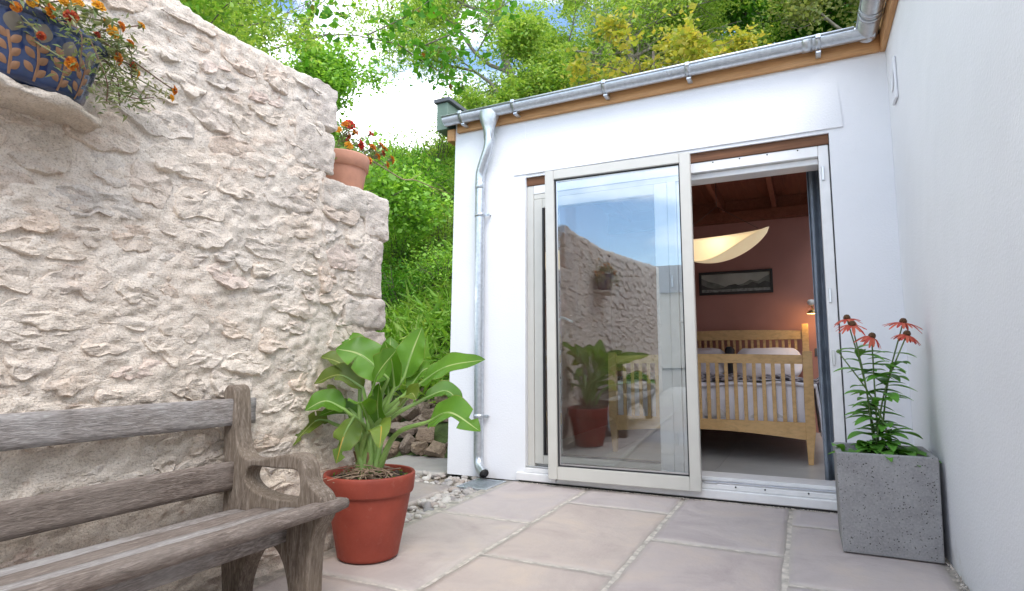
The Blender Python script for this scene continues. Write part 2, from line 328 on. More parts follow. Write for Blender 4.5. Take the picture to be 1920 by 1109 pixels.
for i in range(290):
    if i < 190: y = 2.66 + 1.36 * rng.random(); x = -2.005 - 0.235 * rng.random()
    elif i < 265: x = -2.02 - 0.9 * rng.random(); y = 3.77 + 0.3 * rng.random()
    else: x = -2.6 - 0.7 * rng.random(); y = 4.78 + 0.25 * rng.random()
    if x > -2.27 and y > 3.69: continue
    s = 0.014 + 0.021 * rng.random()
    p = link('pebble', PEB[i % 6], M['pebble'], bed, (x, y, -0.028 + 0.02 * rng.random() + (0.03 if y > 4.7 else 0))); p.scale = (s * 1.25, s, s); p.rotation_euler = (rng.normal() * 0.3, rng.normal() * 0.3, rng.random() * 6)
# coarse grit along the threshold and the right wall
gv = []; gf = []; bv, bf = blob(3, 1, 0.2, 1.1, 0.7)
for i in range(420):
    if i < 330: x = -1.93 + 2.05 * rng.random(); y = 4.025 + abs(rng.normal()) * -0.008
    else: x = 0.515 + rng.normal() * 0.007; y = 2.6 + 1.4 * rng.random()
    n = len(gv); gv += [tuple(q * (0.0035 + 0.0035 * rng.random()) + np.array((x, y, 0.003))) for q in bv]; gf += [tuple(a + n for a in q) for q in bf]
tag(obj('grit', gv, gf, M['pointing']), 'sandy grit lying along the foot of the walls', kind='stuff')

# ------------------------------------------------------------------ drain grate
dg = thing('drain_grate', (-2.14, 3.87, 0), 'small dark metal drain grate in the paving below the downpipe', 'drain')
box('frame', (-2.262, -2.018, 3.714, 3.726, -0.03, 0.002), M['zinc'], dg); box('frame', (-2.262, -2.018, 4.014, 4.026, -0.03, 0.002), M['zinc'], dg)
box('frame', (-2.262, -2.250, 3.727, 4.013, -0.03, 0.002), M['zinc'], dg); box('frame', (-2.030, -2.018, 3.727, 4.013, -0.03, 0.002), M['zinc'], dg)
box('sump_shade_plate', (-2.249, -2.031, 3.728, 4.012, -0.034, -0.026), M['painted_shade'], dg, 0)  # near-black plate painted for the shade down in the drain
for i in range(9): box('bar', (-2.249, -2.031, 3.752 + i * 0.029, 3.759 + i * 0.029, -0.02, 0.0), M['zinc'], dg, 0.001)
for i in range(6): box('cross_bar', (-2.222 + i * 0.033, -2.218 + i * 0.033, 3.728, 4.012, -0.018, -0.004), M['zinc'], dg, 0)

# ------------------------------------------------------------------ stone wall
wall = thing('stone_wall', (-2.27, 1.0, 0), 'tall pale limewashed rubble stone wall stepping down at its end', 'wall')
def wdisp(p): return 0.009 * fbm(p, 5.5, 4, 3) + 0.009 * fbm(p * np.array((1, 1, 1.8)), 22, 3, 9) + 0.004 * fbm(p, 60, 2, 5)
def wtop(p):
    # the wall head rises a little towards the garden end
    return p
va, fa = rbox((-2.52, -2.062, 0.45, 2.165, -0.1, 2.245), 0.05, (0.05, 0.011, 0.011), wdisp)
obj('mortar', va, fa, M['mortar'], wall)
vb, fb = rbox((-2.50, -2.066, 1.9, 2.575, -0.1, 1.755), 0.035, (0.05, 0.013, 0.013), wdisp); obj('mortar', vb, fb, M['mortar'], wall)
vb, fb = rbox((-2.52, -2.062, -4.6, 0.47, -0.1, 2.245), 0.05, (0.1, 0.03, 0.03), wdisp); vb[:, 2] *= 1 + 0.03 * (0.47 - vb[:, 1]); obj('mortar', vb, fb, M['mortar'], wall)
STC = [(a * 1.05, b * 1.02, c * 0.95) for a, b, c in [(0.66, 0.58, 0.51), (0.63, 0.56, 0.495), (0.63, 0.565, 0.51), (0.67, 0.56, 0.475), (0.62, 0.52, 0.45), (0.57, 0.53, 0.50), (0.69, 0.62, 0.55), (0.62, 0.505, 0.46), (0.61, 0.55, 0.505)]]
def clip(poly, p, n):
    o = []
    for a, b in zip(poly, poly[1:] + poly[:1]):
        da = (a[0] - p[0]) * n[0] + (a[1] - p[1]) * n[1]; db = (b[0] - p[0]) * n[0] + (b[1] - p[1]) * n[1]
        if da <= 0: o.append(a)
        if da * db < 0: t = da / (da - db); o.append((a[0] + (b[0] - a[0]) * t, a[1] + (b[1] - a[1]) * t))
    return o
AN = 1.9   # stones are about twice as long as high
def sites(y0, y1, z0, z1, seed):
    r = np.random.default_rng(seed); s = []; z = z0; row = 0
    while z < z1:
        h = r.uniform(0.05, 0.15); y = y0 - r.uniform(0, 0.2)
        while y < y1 + 0.1:
            w = r.uniform(0.9, 3.2) * (0.05 + h * 0.7); s.append((y + w / 2 + r.normal() * 0.012, (z + h / 2 + r.normal() * 0.03) * AN)); y += w
        z += h
    return np.array(s)
def cells(y0, y1, z0, z1, seed):
    s = sites(y0, y1, z0, z1, seed); o = []
    for i, p in enumerate(s):
        if not (y0 - 0.02 < p[0] < y1 and z0 * AN < p[1] < z1 * AN): continue
        d = np.linalg.norm(s - p, axis=1); poly = [(y0, z0 * AN), (y1, z0 * AN), (y1, z1 * AN), (y0, z1 * AN)]
        for j in np.argsort(d)[1:22]:
            n = (s[j] - p) / d[j]; poly = clip(poly, (p + s[j]) / 2, n)
            if len(poly) < 3: break
        if len(poly) >= 3: o.append([(a, b / AN) for a, b in poly])
    return o
def stone_verts(poly, seed, proud, gap=0.010, nb=36, rings=(1.0, 0.975, 0.92, 0.8, 0.62, 0.4, 0.18)):
    """a stone bedded in mortar: its top edge dies into the wall, its lower edge stands proud; faces broken and flat"""
    r = np.random.default_rng(seed); P = np.array(poly); c = P.mean(0)
    for _ in range(2): P = np.concatenate([[0.78 * a + 0.22 * b, 0.22 * a + 0.78 * b] for a, b in zip(P, np.roll(P, -1, 0))])
    L = np.linalg.norm(P - np.roll(P, 1, 0), axis=1); cl = np.cumsum(L) - L[0]; tot = L.sum(); Q = np.concatenate([P, P[:1]]); cl = np.concatenate([cl, [tot]])
    tt = np.linspace(0, tot, nb, endpoint=False); B = np.stack([np.interp(tt, cl, Q[:, 0]), np.interp(tt, cl, Q[:, 1])], 1)
    d = B - c; ln = np.linalg.norm(d, axis=1, keepdims=True); B = c + d * np.maximum(0.3, (ln - gap * r.uniform(0.3, 1.6)) / ln)
    B += (fbm(np.stack([B[:, 0], B[:, 1], B[:, 0] * 0 + seed], 1), 17, 4, seed)[:, None]) * 0.022 * (d / ln)
    half = max(1e-3, np.ptp(B[:, 1]) / 2); hw = max(1e-3, np.ptp(B[:, 0]) / 2); tilt = r.uniform(0.55, 1.25); ty = r.normal() * 0.45; v = []
    fn = [(r.normal() * 0.8, r.normal() * 0.8, r.uniform(0.6, 1.15)) for _ in range(3)]
    for k, q in enumerate(rings):
        p = c + (B - c) * q; rel = (p[:, 1] - c[1]) / half; ry = (p[:, 0] - c[0]) / hw
        pl = np.min([b0 + a0 * ry * 0.5 + a1 * rel * 0.35 for a0, a1, b0 in fn], axis=0)
        hgt = proud * (pl * 0.8 - tilt * rel * 0.85 + ty * ry * 0.5)
        q3 = np.stack([p[:, 0], p[:, 1] * 2.4, p[:, 0] * 0 + seed], 1); hgt = hgt + 0.006 * fbm(q3, 14, 4, seed + 5) + 0.006 * fbm(q3, 40, 3, seed + 6)
        if k == 0: hgt = hgt - 0.03
        if k == 1: hgt = hgt - 0.006
        v += [(-2.062 + a, b[0], b[1]) for a, b in zip(hgt, p)]
    m = len(rings); v.append((np.mean([a[0] for a in v[-nb:]]), c[0], c[1])); f = []
    for i in range(m - 1):
        for j in range(nb): j2 = (j + 1) % nb; f.append((i * nb + j, i * nb + j2, (i + 1) * nb + j2, (i + 1) * nb + j))
    for j in range(nb): f.append(((m - 1) * nb + j, (m - 1) * nb + (j + 1) % nb, (m - 1) * nb + nb))
    return v, f
ci = 0; r0 = np.random.default_rng(5)
for (y0, y1, z0, z1, sd_) in [(0.5, 2.12, 0.05, 2.2, 21), (2.12, 2.5, 0.05, 1.70, 33)]:
    for poly in cells(y0, y1, z0, z1, sd_):
        A = np.array(poly); cz = A[:, 1].mean(); cy = A[:, 0].mean(); ci += 1
        if np.ptp(A[:, 0]) < 0.045 or np.ptp(A[:, 1]) < 0.03: continue
        pr = r0.uniform(0.002, 0.014) * (1.0 if cz > 0.75 else 0.6)
        if cz < 0.6 and r0.random() < 0.5: continue
        if r0.random() < 0.07: continue
        v, f = stone_verts(poly, 100 + ci, pr); t_ = STC[r0.integers(len(STC))]; g = r0.uniform(0.9, 1.1)
        so_ = obj('stone', v, f, M['stone'], wall, True, tuple(x * g for x in t_)); so_.data.set_sharp_from_angle(angle=R(32))
# the run of wall behind the camera (seen in the glass)
B = MB()
for poly in cells(-4.5, 0.5, 0.05, 2.2, 57):
    A = np.array(poly)
    if np.ptp(A[:, 0]) < 0.05 or np.ptp(A[:, 1]) < 0.03: continue
    ci += 1; B.add(*stone_verts(poly, 100 + ci, r0.uniform(0.008, 0.028), nb=14, rings=(1.0, 0.93, 0.7, 0.4)))
B.v = [(x, y, z * (1 + 0.03 * (0.47 - y))) for x, y, z in B.v]
tag(B.build('far_stones', M['stone'], wall, True, color=(0.64, 0.565, 0.50)), kind='stuff')
# quoins at the two wall ends
def quoin(y0, y1, z0, z1, seed, col, x1=-2.052):
    v, f = rbox((-2.50, x1, y0, y1, z0, z1), 0.013, 0.014, lambda p: 0.016 * fbm(p, 7, 4, seed) + 0.007 * fbm(p * np.array((1, 1, 2.0)), 30, 3, seed))
    v[:, 1] += 0.008 * vnoise(np.stack([v[:, 2] * 9, v[:, 2] * 0 + seed, v[:, 2] * 0], 1), seed) * (v[:, 1] > (y0 + y1) / 2); obj('quoin', v, f, M['stone'], wall, True, col).data.set_sharp_from_angle(angle=R(38))
for a in [(2.43, 2.628, 1.545, 1.775, 1, (0.650, 0.570, 0.502)), (2.36, 2.585, 1.215, 1.53, 2, (0.559, 0.490, 0.422)), (2.30, 2.612, 1.055, 1.20, 3, (0.570, 0.513, 0.456)), (2.40, 2.628, 0.80, 1.04, 4, (0.524, 0.456, 0.399)),
          (2.32, 2.59, 0.5, 0.785, 5, (0.536, 0.479, 0.410)), (2.4, 2.62, 0.26, 0.485, 6, (0.570, 0.502, 0.433)), (2.33, 2.60, -0.06, 0.245, 7, (0.44, 0.39, 0.34)),
          (2.0, 2.205, 2.02, 2.235, 8, (0.593, 0.524, 0.467)), (1.93, 2.19, 1.79, 2.005, 9, (0.559, 0.490, 0.422)), (2.12, 2.44, 1.63, 1.772, 10, (0.570, 0.513, 0.445))]: quoin(*a)
# ledge slab that carries the blue pot
def ldisp(p): return 0.008 * fbm(p * np.array((1, 1, 3)), 11, 4, 4) + 0.006 * fbm(p * np.array((1, 1, 4)), 40, 3, 8)
v, f = rbox((-2.2, -1.89, 0.46, 1.06, 1.615, 1.643), 0.008, 0.010, ldisp)
v[:, 0] -= 0.07 * np.clip((v[:, 1] - 0.88) / 0.18, 0, 1) ** 1.6 * (v[:, 0] > -2.1); v[:, 2] += 0.0
tag(obj('ledge_slab', v, f, M['stone'], wall, True, (0.55, 0.46, 0.36)), 'rough projecting stone ledge under the blue pot')
for i, (y, z, w, h) in enumerate([(1.33, 2.03, 0.085, 0.022), (1.38, 1.92, 0.06, 0.02), (1.60, 1.99, 0.07, 0.018)]): pass
# ------------------------------------------------------------------ white house: walls, roof, gutter
H = thing('white_house', (-1.0, 4.4, 0), 'white rendered single-storey house wing with zinc gutter and timber fascia', 'house')
b = MB().box(-2.53, -1.89, 4.10, 4.38, 0.0, 2.86).box(0.20, 3.7, 4.10, 4.38, 0.0, 2.86)
b.box(-1.89, 0.20, 4.10, 4.38, 2.30, 2.86); v, f = b.v, b.f
v = [(x - (0.035 if x < -2.5 and z < 0.1 else 0), y - (0.02 if z < 0.1 and y < 4.2 and x < -1 else 0), z) for x, y, z in v]
fw = obj('front_wall', v, f, M['render'], H, False)
box('left_wall', (-2.529, -2.30, 4.381, 7.9, 0, 2.86), M['render'], H, 0.002)
box('wing_wall', (0.53, 0.86, -6.0, 4.099, -0.02, 2.9), M['render'], H, 0.002)
# plaster drip above the door: a thin wedge
zt, zb = 2.62, 2.325
obj('door_hood', [(-1.985, 4.0985, zt), (0.262, 4.0985, zt), (0.278, 4.089, zb), (-1.985, 4.089, zb), (-1.985, 4.0985, zb - 0.004), (0.278, 4.0985, zb - 0.004)], [(0, 3, 2, 1), (3, 4, 5, 2), (1, 2, 5), (0, 4, 3)], M['render'], H, False)
box('door_lintel', (-1.888, 0.198, 4.118, 4.30, 2.236, 2.322), M['lintel_wood'], H, 0.002)
box('fascia_board', (-2.50, 0.499, 4.068, 4.099, 2.757, 2.862), M['fascia'], H, 0.003)
box('fascia_board', (0.500, 0.529, -4.0, 4.099, 2.757, 2.905), M['fascia_y'], H, 0.003)
# roof deck with an unseen glazed opening added over the far side to light the bed
def rz(y): return 2.875 + (y - 4.03) * 0.092
rb = MB()
for x0, x1, y0, y1 in ((-2.62, 0.30, 4.03, 8.1), (3.2, 3.7, 4.03, 8.1), (0.30, 3.2, 4.03, 4.45), (0.30, 3.2, 7.3, 8.1)):
    rb.add([(x, y, rz(y) + d) for d in (0, 0.027) for x, y in ((x0, y0), (x1, y0), (x1, y1), (x0, y1))], [(3, 2, 1, 0), (4, 5, 6, 7), (0, 1, 5, 4), (1, 2, 6, 5), (2, 3, 7, 6), (3, 0, 4, 7)])
rf = rb.build('roof', M['roof_felt'], H)
box('added_rooflight', (0.301, 3.199, 4.451, 7.299, 2.925, 2.935), M['glass_fixed'], H, 0)
box('wing_roof', (0.47, 4.0, -6, 4.02, 2.91, 2.96), M['roof_felt'], H, 0)
box('verge_upstand', (-2.69, -2.585, 4.05, 7.9, 2.80, 3.035), M['verge_green'], H, 0.003); box('verge_cap', (-2.71, -2.555, 4.03, 7.95, 3.036, 3.07), M['slate'], H, 0.003)
box('verge_board', (-2.60, -2.531, 4.075, 7.9, 2.70, 2.80), M['fascia_y'], H, 0.003)
# roof edge moss line
# gutter: half round trough with a rolled lip
def trough(path_a, path_b, r=0.058, th=0.003, n=14, cap0=True):
    A, Bq = Vector(path_a), Vector(path_b); d = (Bq - A).normalized(); side = d.cross(Vector((0, 0, 1))); v = []; f = []
    ang = [math.pi * i / n for i in range(n + 1)]
    prof = [(-math.cos(a) * r, -math.sin(a) * r) for a in ang] + [(-math.cos(a) * (r - th), -math.sin(a) * (r - th)) for a in reversed(ang)]
    for P in (A, Bq): v += [P + side * s + Vector((0, 0, z)) for s, z in prof]
    m = len(prof)
    for i in range(m): f.append((i, (i + 1) % m, m + (i + 1) % m, m + i))
    if cap0: f.append(tuple(range(n + 1)))
    return v, f
gb = MB(); GY, GZ = 4.005, 2.862
gb.add(*trough((-2.575, GY, GZ), (0.47, GY, GZ + 0.012))); gt = gb.build('gutter', M['zinc'], H, True)
tb = MB(); tb.add(*tube([(-2.575, GY - 0.058, GZ), (0.36, GY - 0.058, GZ + 0.012)], 0.009, 8)); tb.build('gutter_lip', M['zinc'], gt, True)
gb = MB(); gb.add(*trough((0.435, 4.06, GZ + 0.012), (0.435, -1.0, GZ + 0.012))); gt2 = gb.build('gutter', M['zinc'], H, True)
tb = MB(); tb.add(*tube([(0.377, 3.95, GZ + 0.012), (0.377, -1.0, GZ + 0.012)], 0.009, 8)); tb.build('gutter_lip', M['zinc'], gt2, True)
def bracket(c, d, par, nm='gutter_bracket', w=0.015, r=0.066):
    c = Vector(c); d = Vector(d); side = d.cross(Vector((0, 0, 1))); v = []; f = []; n = 14
    for i in range(n + 1):
        a = math.pi * i / n
        for rr in (r, r - 0.003):
            for s in (-w, w): v.append(c + side * (-math.cos(a) * rr) + Vector((0, 0, -math.sin(a) * rr)) + d * s)
    for i in range(n):
        q = i * 4; f += [(q, q + 1, q + 5, q + 4), (q + 2, q + 6, q + 7, q + 3), (q, q + 4, q + 6, q + 2), (q + 1, q + 3, q + 7, q + 5)]
    o = obj(nm, v, f, M['zinc'], par, True); m = MB(); s0 = -side * 0 
    return o
for x in (-2.40, -1.93, -1.205, -0.62, 0.165): bracket((x, GY, GZ + (x + 2.5) * 0.004), (1, 0, 0), gt); box('bracket_hook', (x - 0.015, x + 0.015, GY - 0.075, GY - 0.05, GZ - 0.012, GZ + 0.016), M['zinc'], gt, 0.004); box('bracket_tail', (x - 0.015, x + 0.015, GY - 0.02, 4.067, GZ - 0.082, GZ - 0.0665), M['zinc'], gt, 0.003)
bracket((0.105, GY, GZ + 0.01), (1, 0, 0), gt, 'gutter_joint', 0.028, 0.0615)
for y in (3.80, 3.74, 3.1, 2.5): bracket((0.435, y, GZ + 0.012), (0, 1, 0), gt2)
# downpipe
dp = thing('downpipe', (-2.26, 4.04, 0), 'zinc rainwater downpipe with swan neck on the white front wall', 'downpipe'); 
path = spline([(-2.165, GY, 2.70), (-2.165, GY, 2.60), (-2.185, GY + 0.008, 2.53), (-2.235, 4.03, 2.43), (-2.262, 4.042, 2.36), (-2.265, 4.045, 2.28)], 24) + [Vector((-2.265, 4.045, 2.2)), Vector((-2.265, 4.045, 0.25))]
path += spline([(-2.265, 4.045, 0.2), (-2.262, 4.042, 0.14), (-2.238, 4.015, 0.085), (-2.172, 3.965, 0.05)], 10)
v, f = tube(path, 0.038, 20, cap=False); obj('pipe', v, f, M['zinc'], dp)
v, f = tube([path[-1] + (path[-2] - path[-1]) * 0.6, path[-1] + (path[-1] - path[-2]) * 0.02], 0.033, 18); obj('pipe_shade_plug', v, f, M['black_paint'], dp)  # black plug standing in for the shade inside the open pipe end
fn, ff = lathe([(0.085, 2.845), (0.082, 2.80), (0.058, 2.735), (0.043, 2.69), (0.041, 2.62), (0.0385, 2.618)], (-2.165, GY - 0.004, 0), 28, 1.0, 0.76); obj('outlet_funnel', fn, ff, M['zinc'], dp)
for z in (2.03, 0.46):
    v, f = lathe([(0.0385, -0.016), (0.0425, -0.015), (0.0425, 0.015), (0.0385, 0.016)], (-2.265, 4.045, z), 24); cl = obj('pipe_clip', v, f, M['zinc'], dp)
    box('clip_lug', (-2.222, -2.185, 4.05, 4.057, z - 0.012, z + 0.012), M['zinc'], cl, 0.001); v, f = tube([(-2.195, 4.04, z), (-2.195, 4.1, z)], 0.005, 8); obj('clip_screw', v, f, M['zinc'], cl)
v, f = lathe([(0.0385, -0.03), (0.0405, -0.028), (0.0405, 0.028), (0.0385, 0.03)], (-2.265, 4.045, 2.27), 24); obj('pipe_socket', v, f, M['zinc'], dp)
# wall vent on the wing
vt = MB().box(0.514, 0.529, 3.74, 3.87, 2.32, 2.56).build('wall_vent', M['white_plastic'], H, bevel=0.006)
v, f = lathe([(0.0, 0.0), (0.07, 0.0), (0.078, 0.006), (0.085, 0.0)], (0, 0, 0), 28); v = [(0.5115 - z * 0.8, 3.805 + x * 0.7, 2.44 + y * 0.7) for x, y, z in v]; tag(obj('vent_disc', v, f, M['white_plastic'], vt), 'round vent disc')
# ------------------------------------------------------------------ door frame and sliding leaf
fr = H
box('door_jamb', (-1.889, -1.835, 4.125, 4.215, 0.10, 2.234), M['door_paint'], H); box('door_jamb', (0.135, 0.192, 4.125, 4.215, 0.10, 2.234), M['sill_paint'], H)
box('door_head', (-1.834, 0.134, 4.125, 4.215, 2.165, 2.234), M['sill_paint'], H); box('door_head', (-1.834, 0.134, 4.16, 4.30, 2.125, 2.164), M['sill_paint'], H)
box('jamb_seal', (0.1925, 0.1985, 4.13, 4.2, 0.10, 2.234), M['rubber'], H, 0)
sl_ = box('door_sill', (-1.95, 0.199, 4.042, 4.12, 0.012, 0.068), M['sill_paint'], H, 0.005); box('sill_step', (-1.888, 0.198, 4.07, 4.26, 0.0685, 0.10), M['sill_paint'], H, 0.004); box('sill_rail', (-1.888, 0.198, 4.085, 4.10, 0.101, 0.113), M['alloy'], H, 0.002); box('sill_upstand', (-1.888, 0.198, 4.175, 4.38, 0.101, 0.125), M['sill_paint'], H, 0.003)
box('sill_shade_strip', (-1.93, 0.19, 4.05, 4.11, -0.02, 0.0115), M['painted_shade'], H, 0)  # solid dark strip painted in for the shade below the sill
for x in (-0.43, -0.26, -0.02): v, f = tube([(x, 4.0845, 0.092), (x, 4.06, 0.092)], 0.005, 8); obj('sill_plug', v, f, M['rubber'], sl_)
for x in (-0.5, -0.33, -0.16, 0.02): v, f = tube([(x, 4.126, 2.222), (x, 4.1235, 2.222)], 0.005, 8); obj('frame_screw', v, f, M['rubber'], H)
box('roller_guide', (-0.62, -0.54, 4.066, 4.084, 0.099, 0.112), M['alloy'], H, 0.003)
# fixed light with its stiles
fx = thing('fixed_window', (-1.3, 4.17, 0.1), 'fixed glazed door leaf behind the sliding leaf', 'window')
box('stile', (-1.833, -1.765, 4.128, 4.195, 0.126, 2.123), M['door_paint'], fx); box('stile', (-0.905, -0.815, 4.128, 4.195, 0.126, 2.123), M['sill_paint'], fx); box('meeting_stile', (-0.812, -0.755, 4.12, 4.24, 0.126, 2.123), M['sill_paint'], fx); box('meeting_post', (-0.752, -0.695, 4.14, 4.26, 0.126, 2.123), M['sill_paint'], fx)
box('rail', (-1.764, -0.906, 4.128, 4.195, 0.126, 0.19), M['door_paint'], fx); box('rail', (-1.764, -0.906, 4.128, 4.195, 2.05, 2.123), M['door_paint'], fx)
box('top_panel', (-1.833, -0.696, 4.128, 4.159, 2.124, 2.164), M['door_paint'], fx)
for b_ in ((-1.764, -1.752, 4.127, 4.15, 0.19, 2.05), (-1.7515, -0.906, 4.127, 4.15, 0.19, 0.202)): box('glazing_bead', b_, M['rubber'], fx, 0)
box('pane', (-1.751, -0.907, 4.156, 4.166, 0.203, 2.049), M['glass_fixed'], fx, 0)
for z in (0.36, 1.42): box('catch', (-0.80, -0.785, 4.108, 4.1195, z - 0.04, z + 0.04), M['alloy'], fx, 0.002)
sd2 = thing('sliding_door', (-1.142, 4.0, 0.058), 'pale grey framed sliding glass door leaf slid to the left', 'door'); sd2.rotation_euler = (R(0.85), 0, R(2.0))
# built about its own base so that the leaf can stand slightly out of square
def sbox(nm, b, m, bev=0.004):
    m_ = MB().box(*b); me = mesh_from(nm, m_.v, m_.f, False)
    if bev:
        bm = bmesh.new(); bm.from_mesh(me); bmesh.ops.bevel(bm, geom=bm.edges[:], offset=bev, segments=2, affect='EDGES'); bm.to_mesh(me); bm.free()
    o = bpy.data.objects.new(nm, me); C.objects.link(o); me.materials.append(M[m]); o.parent = sd2; return o
W2, HT = 0.514, 2.206
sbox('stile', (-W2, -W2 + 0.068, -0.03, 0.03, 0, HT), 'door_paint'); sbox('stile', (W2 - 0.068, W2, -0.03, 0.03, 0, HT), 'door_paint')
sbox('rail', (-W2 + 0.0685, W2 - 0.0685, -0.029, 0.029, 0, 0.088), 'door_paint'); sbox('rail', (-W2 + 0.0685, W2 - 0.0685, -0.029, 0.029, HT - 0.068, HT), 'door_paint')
g = 0.0685
for b_ in ((-W2 + g, -W2 + g + 0.009, -0.012, 0.02, 0.089, HT - 0.069), (W2 - g - 0.009, W2 - g, -0.012, 0.02, 0.089, HT - 0.069), (-W2 + g + 0.01, W2 - g - 0.01, -0.012, 0.02, 0.089, 0.097), (-W2 + g + 0.01, W2 - g - 0.01, -0.012, 0.02, HT - 0.077, HT - 0.069)): sbox('glazing_seal', b_, 'rubber', 0)
for b_ in ((-W2 + g + 0.0095, -W2 + g + 0.02, -0.004, 0.016, 0.098, HT - 0.078), (-W2 + g + 0.021, W2 - g - 0.01, -0.004, 0.016, 0.0975, 0.108)): sbox('spacer_bar', b_, 'alloy', 0)
sbox('pane', (-W2 + g + 0.021, W2 - g - 0.0095, -0.006, 0.018, 0.1085, HT - 0.078), 'glass', 0)
def handle(nm, base, s, par=None):
    pth = spline([(0, 0, 0), (0, 0.035, 0.0), (0.012 * s, 0.05, 0.002), (0.05 * s, 0.052, 0.0), (0.115 * s, 0.05, -0.03)], 14)
    v, f = tube([Vector(base) + p for p in pth], [0.011] * 4 + [0.009] * 11, 10); o = bpy.data.objects.new(nm, mesh_from(nm, v, f)); C.objects.link(o); o.data.materials.append(M['alloy']); o.parent = par; return o
handle('lever_handle', (-W2 + 0.045, 0.031, 1.13), 1, sd2); sbox('handle_plate', (-W2 + 0.03, -W2 + 0.06, 0.031, 0.036, 1.02, 1.18), 'alloy', 0.002)
sbox('roller', (-W2 + 0.02, -W2 + 0.05, -0.025, 0.02, -0.02, -0.001), 'alloy', 0.002)
h2 = handle('lever_handle', (-0.72, 4.09, 1.14), -1, None); h2.parent = fx; h2.location = -wloc(fx)
for z in (0.9, 2.05, 1.28): box('jamb_catch', (0.148, 0.163, 4.112, 4.1245, z - 0.045, z + 0.045), M['alloy'], H, 0.002)
# ------------------------------------------------------------------ room behind the door
rfl = tag(box('room_floor', (-2.3, 3.6, 4.381, 7.6, 0.02, 0.085), M['grout'], bevel=0), 'grey tiled bedroom floor', kind='structure')
ty = [4.385, 5.0, 5.62, 6.24, 6.86, 7.48]; tx = [-2.29, -1.55, -0.62, 0.31, 1.24, 2.17, 3.1, 3.59]
for a, b_ in zip(tx[:-1], tx[1:]):
    for c_, d_ in zip(ty[:-1], ty[1:]): box('tile', (a + 0.002, b_ - 0.002, c_ + 0.002, d_ - 0.002, 0.0852, 0.0885), M['room_tile'], rfl, 0.001)
box('room_back_wall', (-2.3, 3.6, 7.55, 7.7, 0.05, 2.80), M['room_wall'], H, 0); box('room_side_wall', (-2.299, -2.25, 4.385, 7.549, 0.09, 2.80), M['room_wall'], H, 0); box('room_side_wall', (3.5, 3.6, 4.385, 7.549, 0.09, 2.80), M['render'], H, 0)  # unseen right-hand wall made white to bounce daylight onto the bed
box('room_front_lining', (0.205, 3.499, 4.381, 4.40, 0.09, 2.80), M['render'], H, 0); box('room_front_lining', (-2.249, -1.90, 4.381, 4.40, 0.09, 2.80), M['room_wall'], H, 0)  # right-hand lining, out of view, whitened as a reflector for the bed
for i in range(41):
    x = -2.25 + i * 0.142
    for ya, yb in (((4.4, 4.45), (7.3, 7.549)) if 0.3 < x < 3.15 else ((4.4, 7.549),)): box('ceiling_board', (x, x + 0.1415, ya, yb, 2.80, 2.82), M['ceil'], H, 0.002)
for x in (-1.95, -1.38, -0.81, -0.24, 0.28, 3.24): box('rafter', (x - 0.025, x + 0.025, 4.4, 7.44, 2.66, 2.7995), M['ceil'], H, 0.003)
box('wall_plate', (-2.249, 3.499, 7.44, 7.549, 2.54, 2.66), M['ceil'], H, 0.003); box('wall_plate', (-2.249, 3.499, 7.48, 7.549, 2.661, 2.80), M['ceil'], H, 0.003)
# ------------------------------------------------------------------ bench
bench = thing('garden_bench', (-1.78, 0.8, 0), 'weathered grey wooden garden bench with looped armrest against the stone wall', 'bench')
def profile_mesh(name, outline, holes, y0, y1, mat, parent, bev=0.008):
    """outline and holes are x,z lists; extruded from y0 to y1 with eased edges"""
    cu = bpy.data.curves.new(name, 'CURVE'); cu.dimensions = '2D'; cu.fill_mode = 'BOTH'; cu.extrude = (y1 - y0) / 2 - bev; cu.bevel_depth = bev; cu.bevel_resolution = 2; cu.offset = -bev
    for pts in [outline] + holes:
        sp = cu.splines.new('POLY'); sp.points.add(len(pts) - 1); sp.use_cyclic_u = True
        for q, (x, z) in zip(sp.points, pts): q.co = (x, z, 0, 1)
    o = bpy.data.objects.new(name, cu); C.objects.link(o); bpy.context.view_layer.update()
    me = bpy.data.meshes.new_from_object(o.evaluated_get(bpy.context.evaluated_depsgraph_get())); bpy.data.objects.remove(o)
    v = np.zeros(len(me.vertices) * 3, np.float32); me.vertices.foreach_get('co', v); v = v.reshape(-1, 3)
    w = np.stack([v[:, 0], (y0 + y1) / 2 - v[:, 2], v[:, 1]], 1); me.vertices.foreach_set('co', w.ravel().astype(np.float32)); me.name = name; me.materials.clear()
    me.polygons.foreach_set('use_smooth', np.zeros(len(me.polygons), bool)); me.update()
    return link(name, me, mat, parent)
def closed(pts, n=90):
    P = [Vector((*p, 0)) for p in pts]; k = len(P); P2 = [P[-1]] + P + P[:2]; o = []
    for i in range(n):
        t = i / n * k; j = int(t); u = t - j; a, b_, c_, d_ = P2[j:j + 4]
        q = 0.5 * ((2 * b_) + (c_ - a) * u + (2 * a - 5 * b_ + 4 * c_ - d_) * u * u + (3 * b_ - a - 3 * c_ + d_) * u ** 3); o.append((q.x, q.y))
    return o
def opn(pts, n): return [(p.x, p.y) for p in spline([(*p, 0) for p in pts], n)]
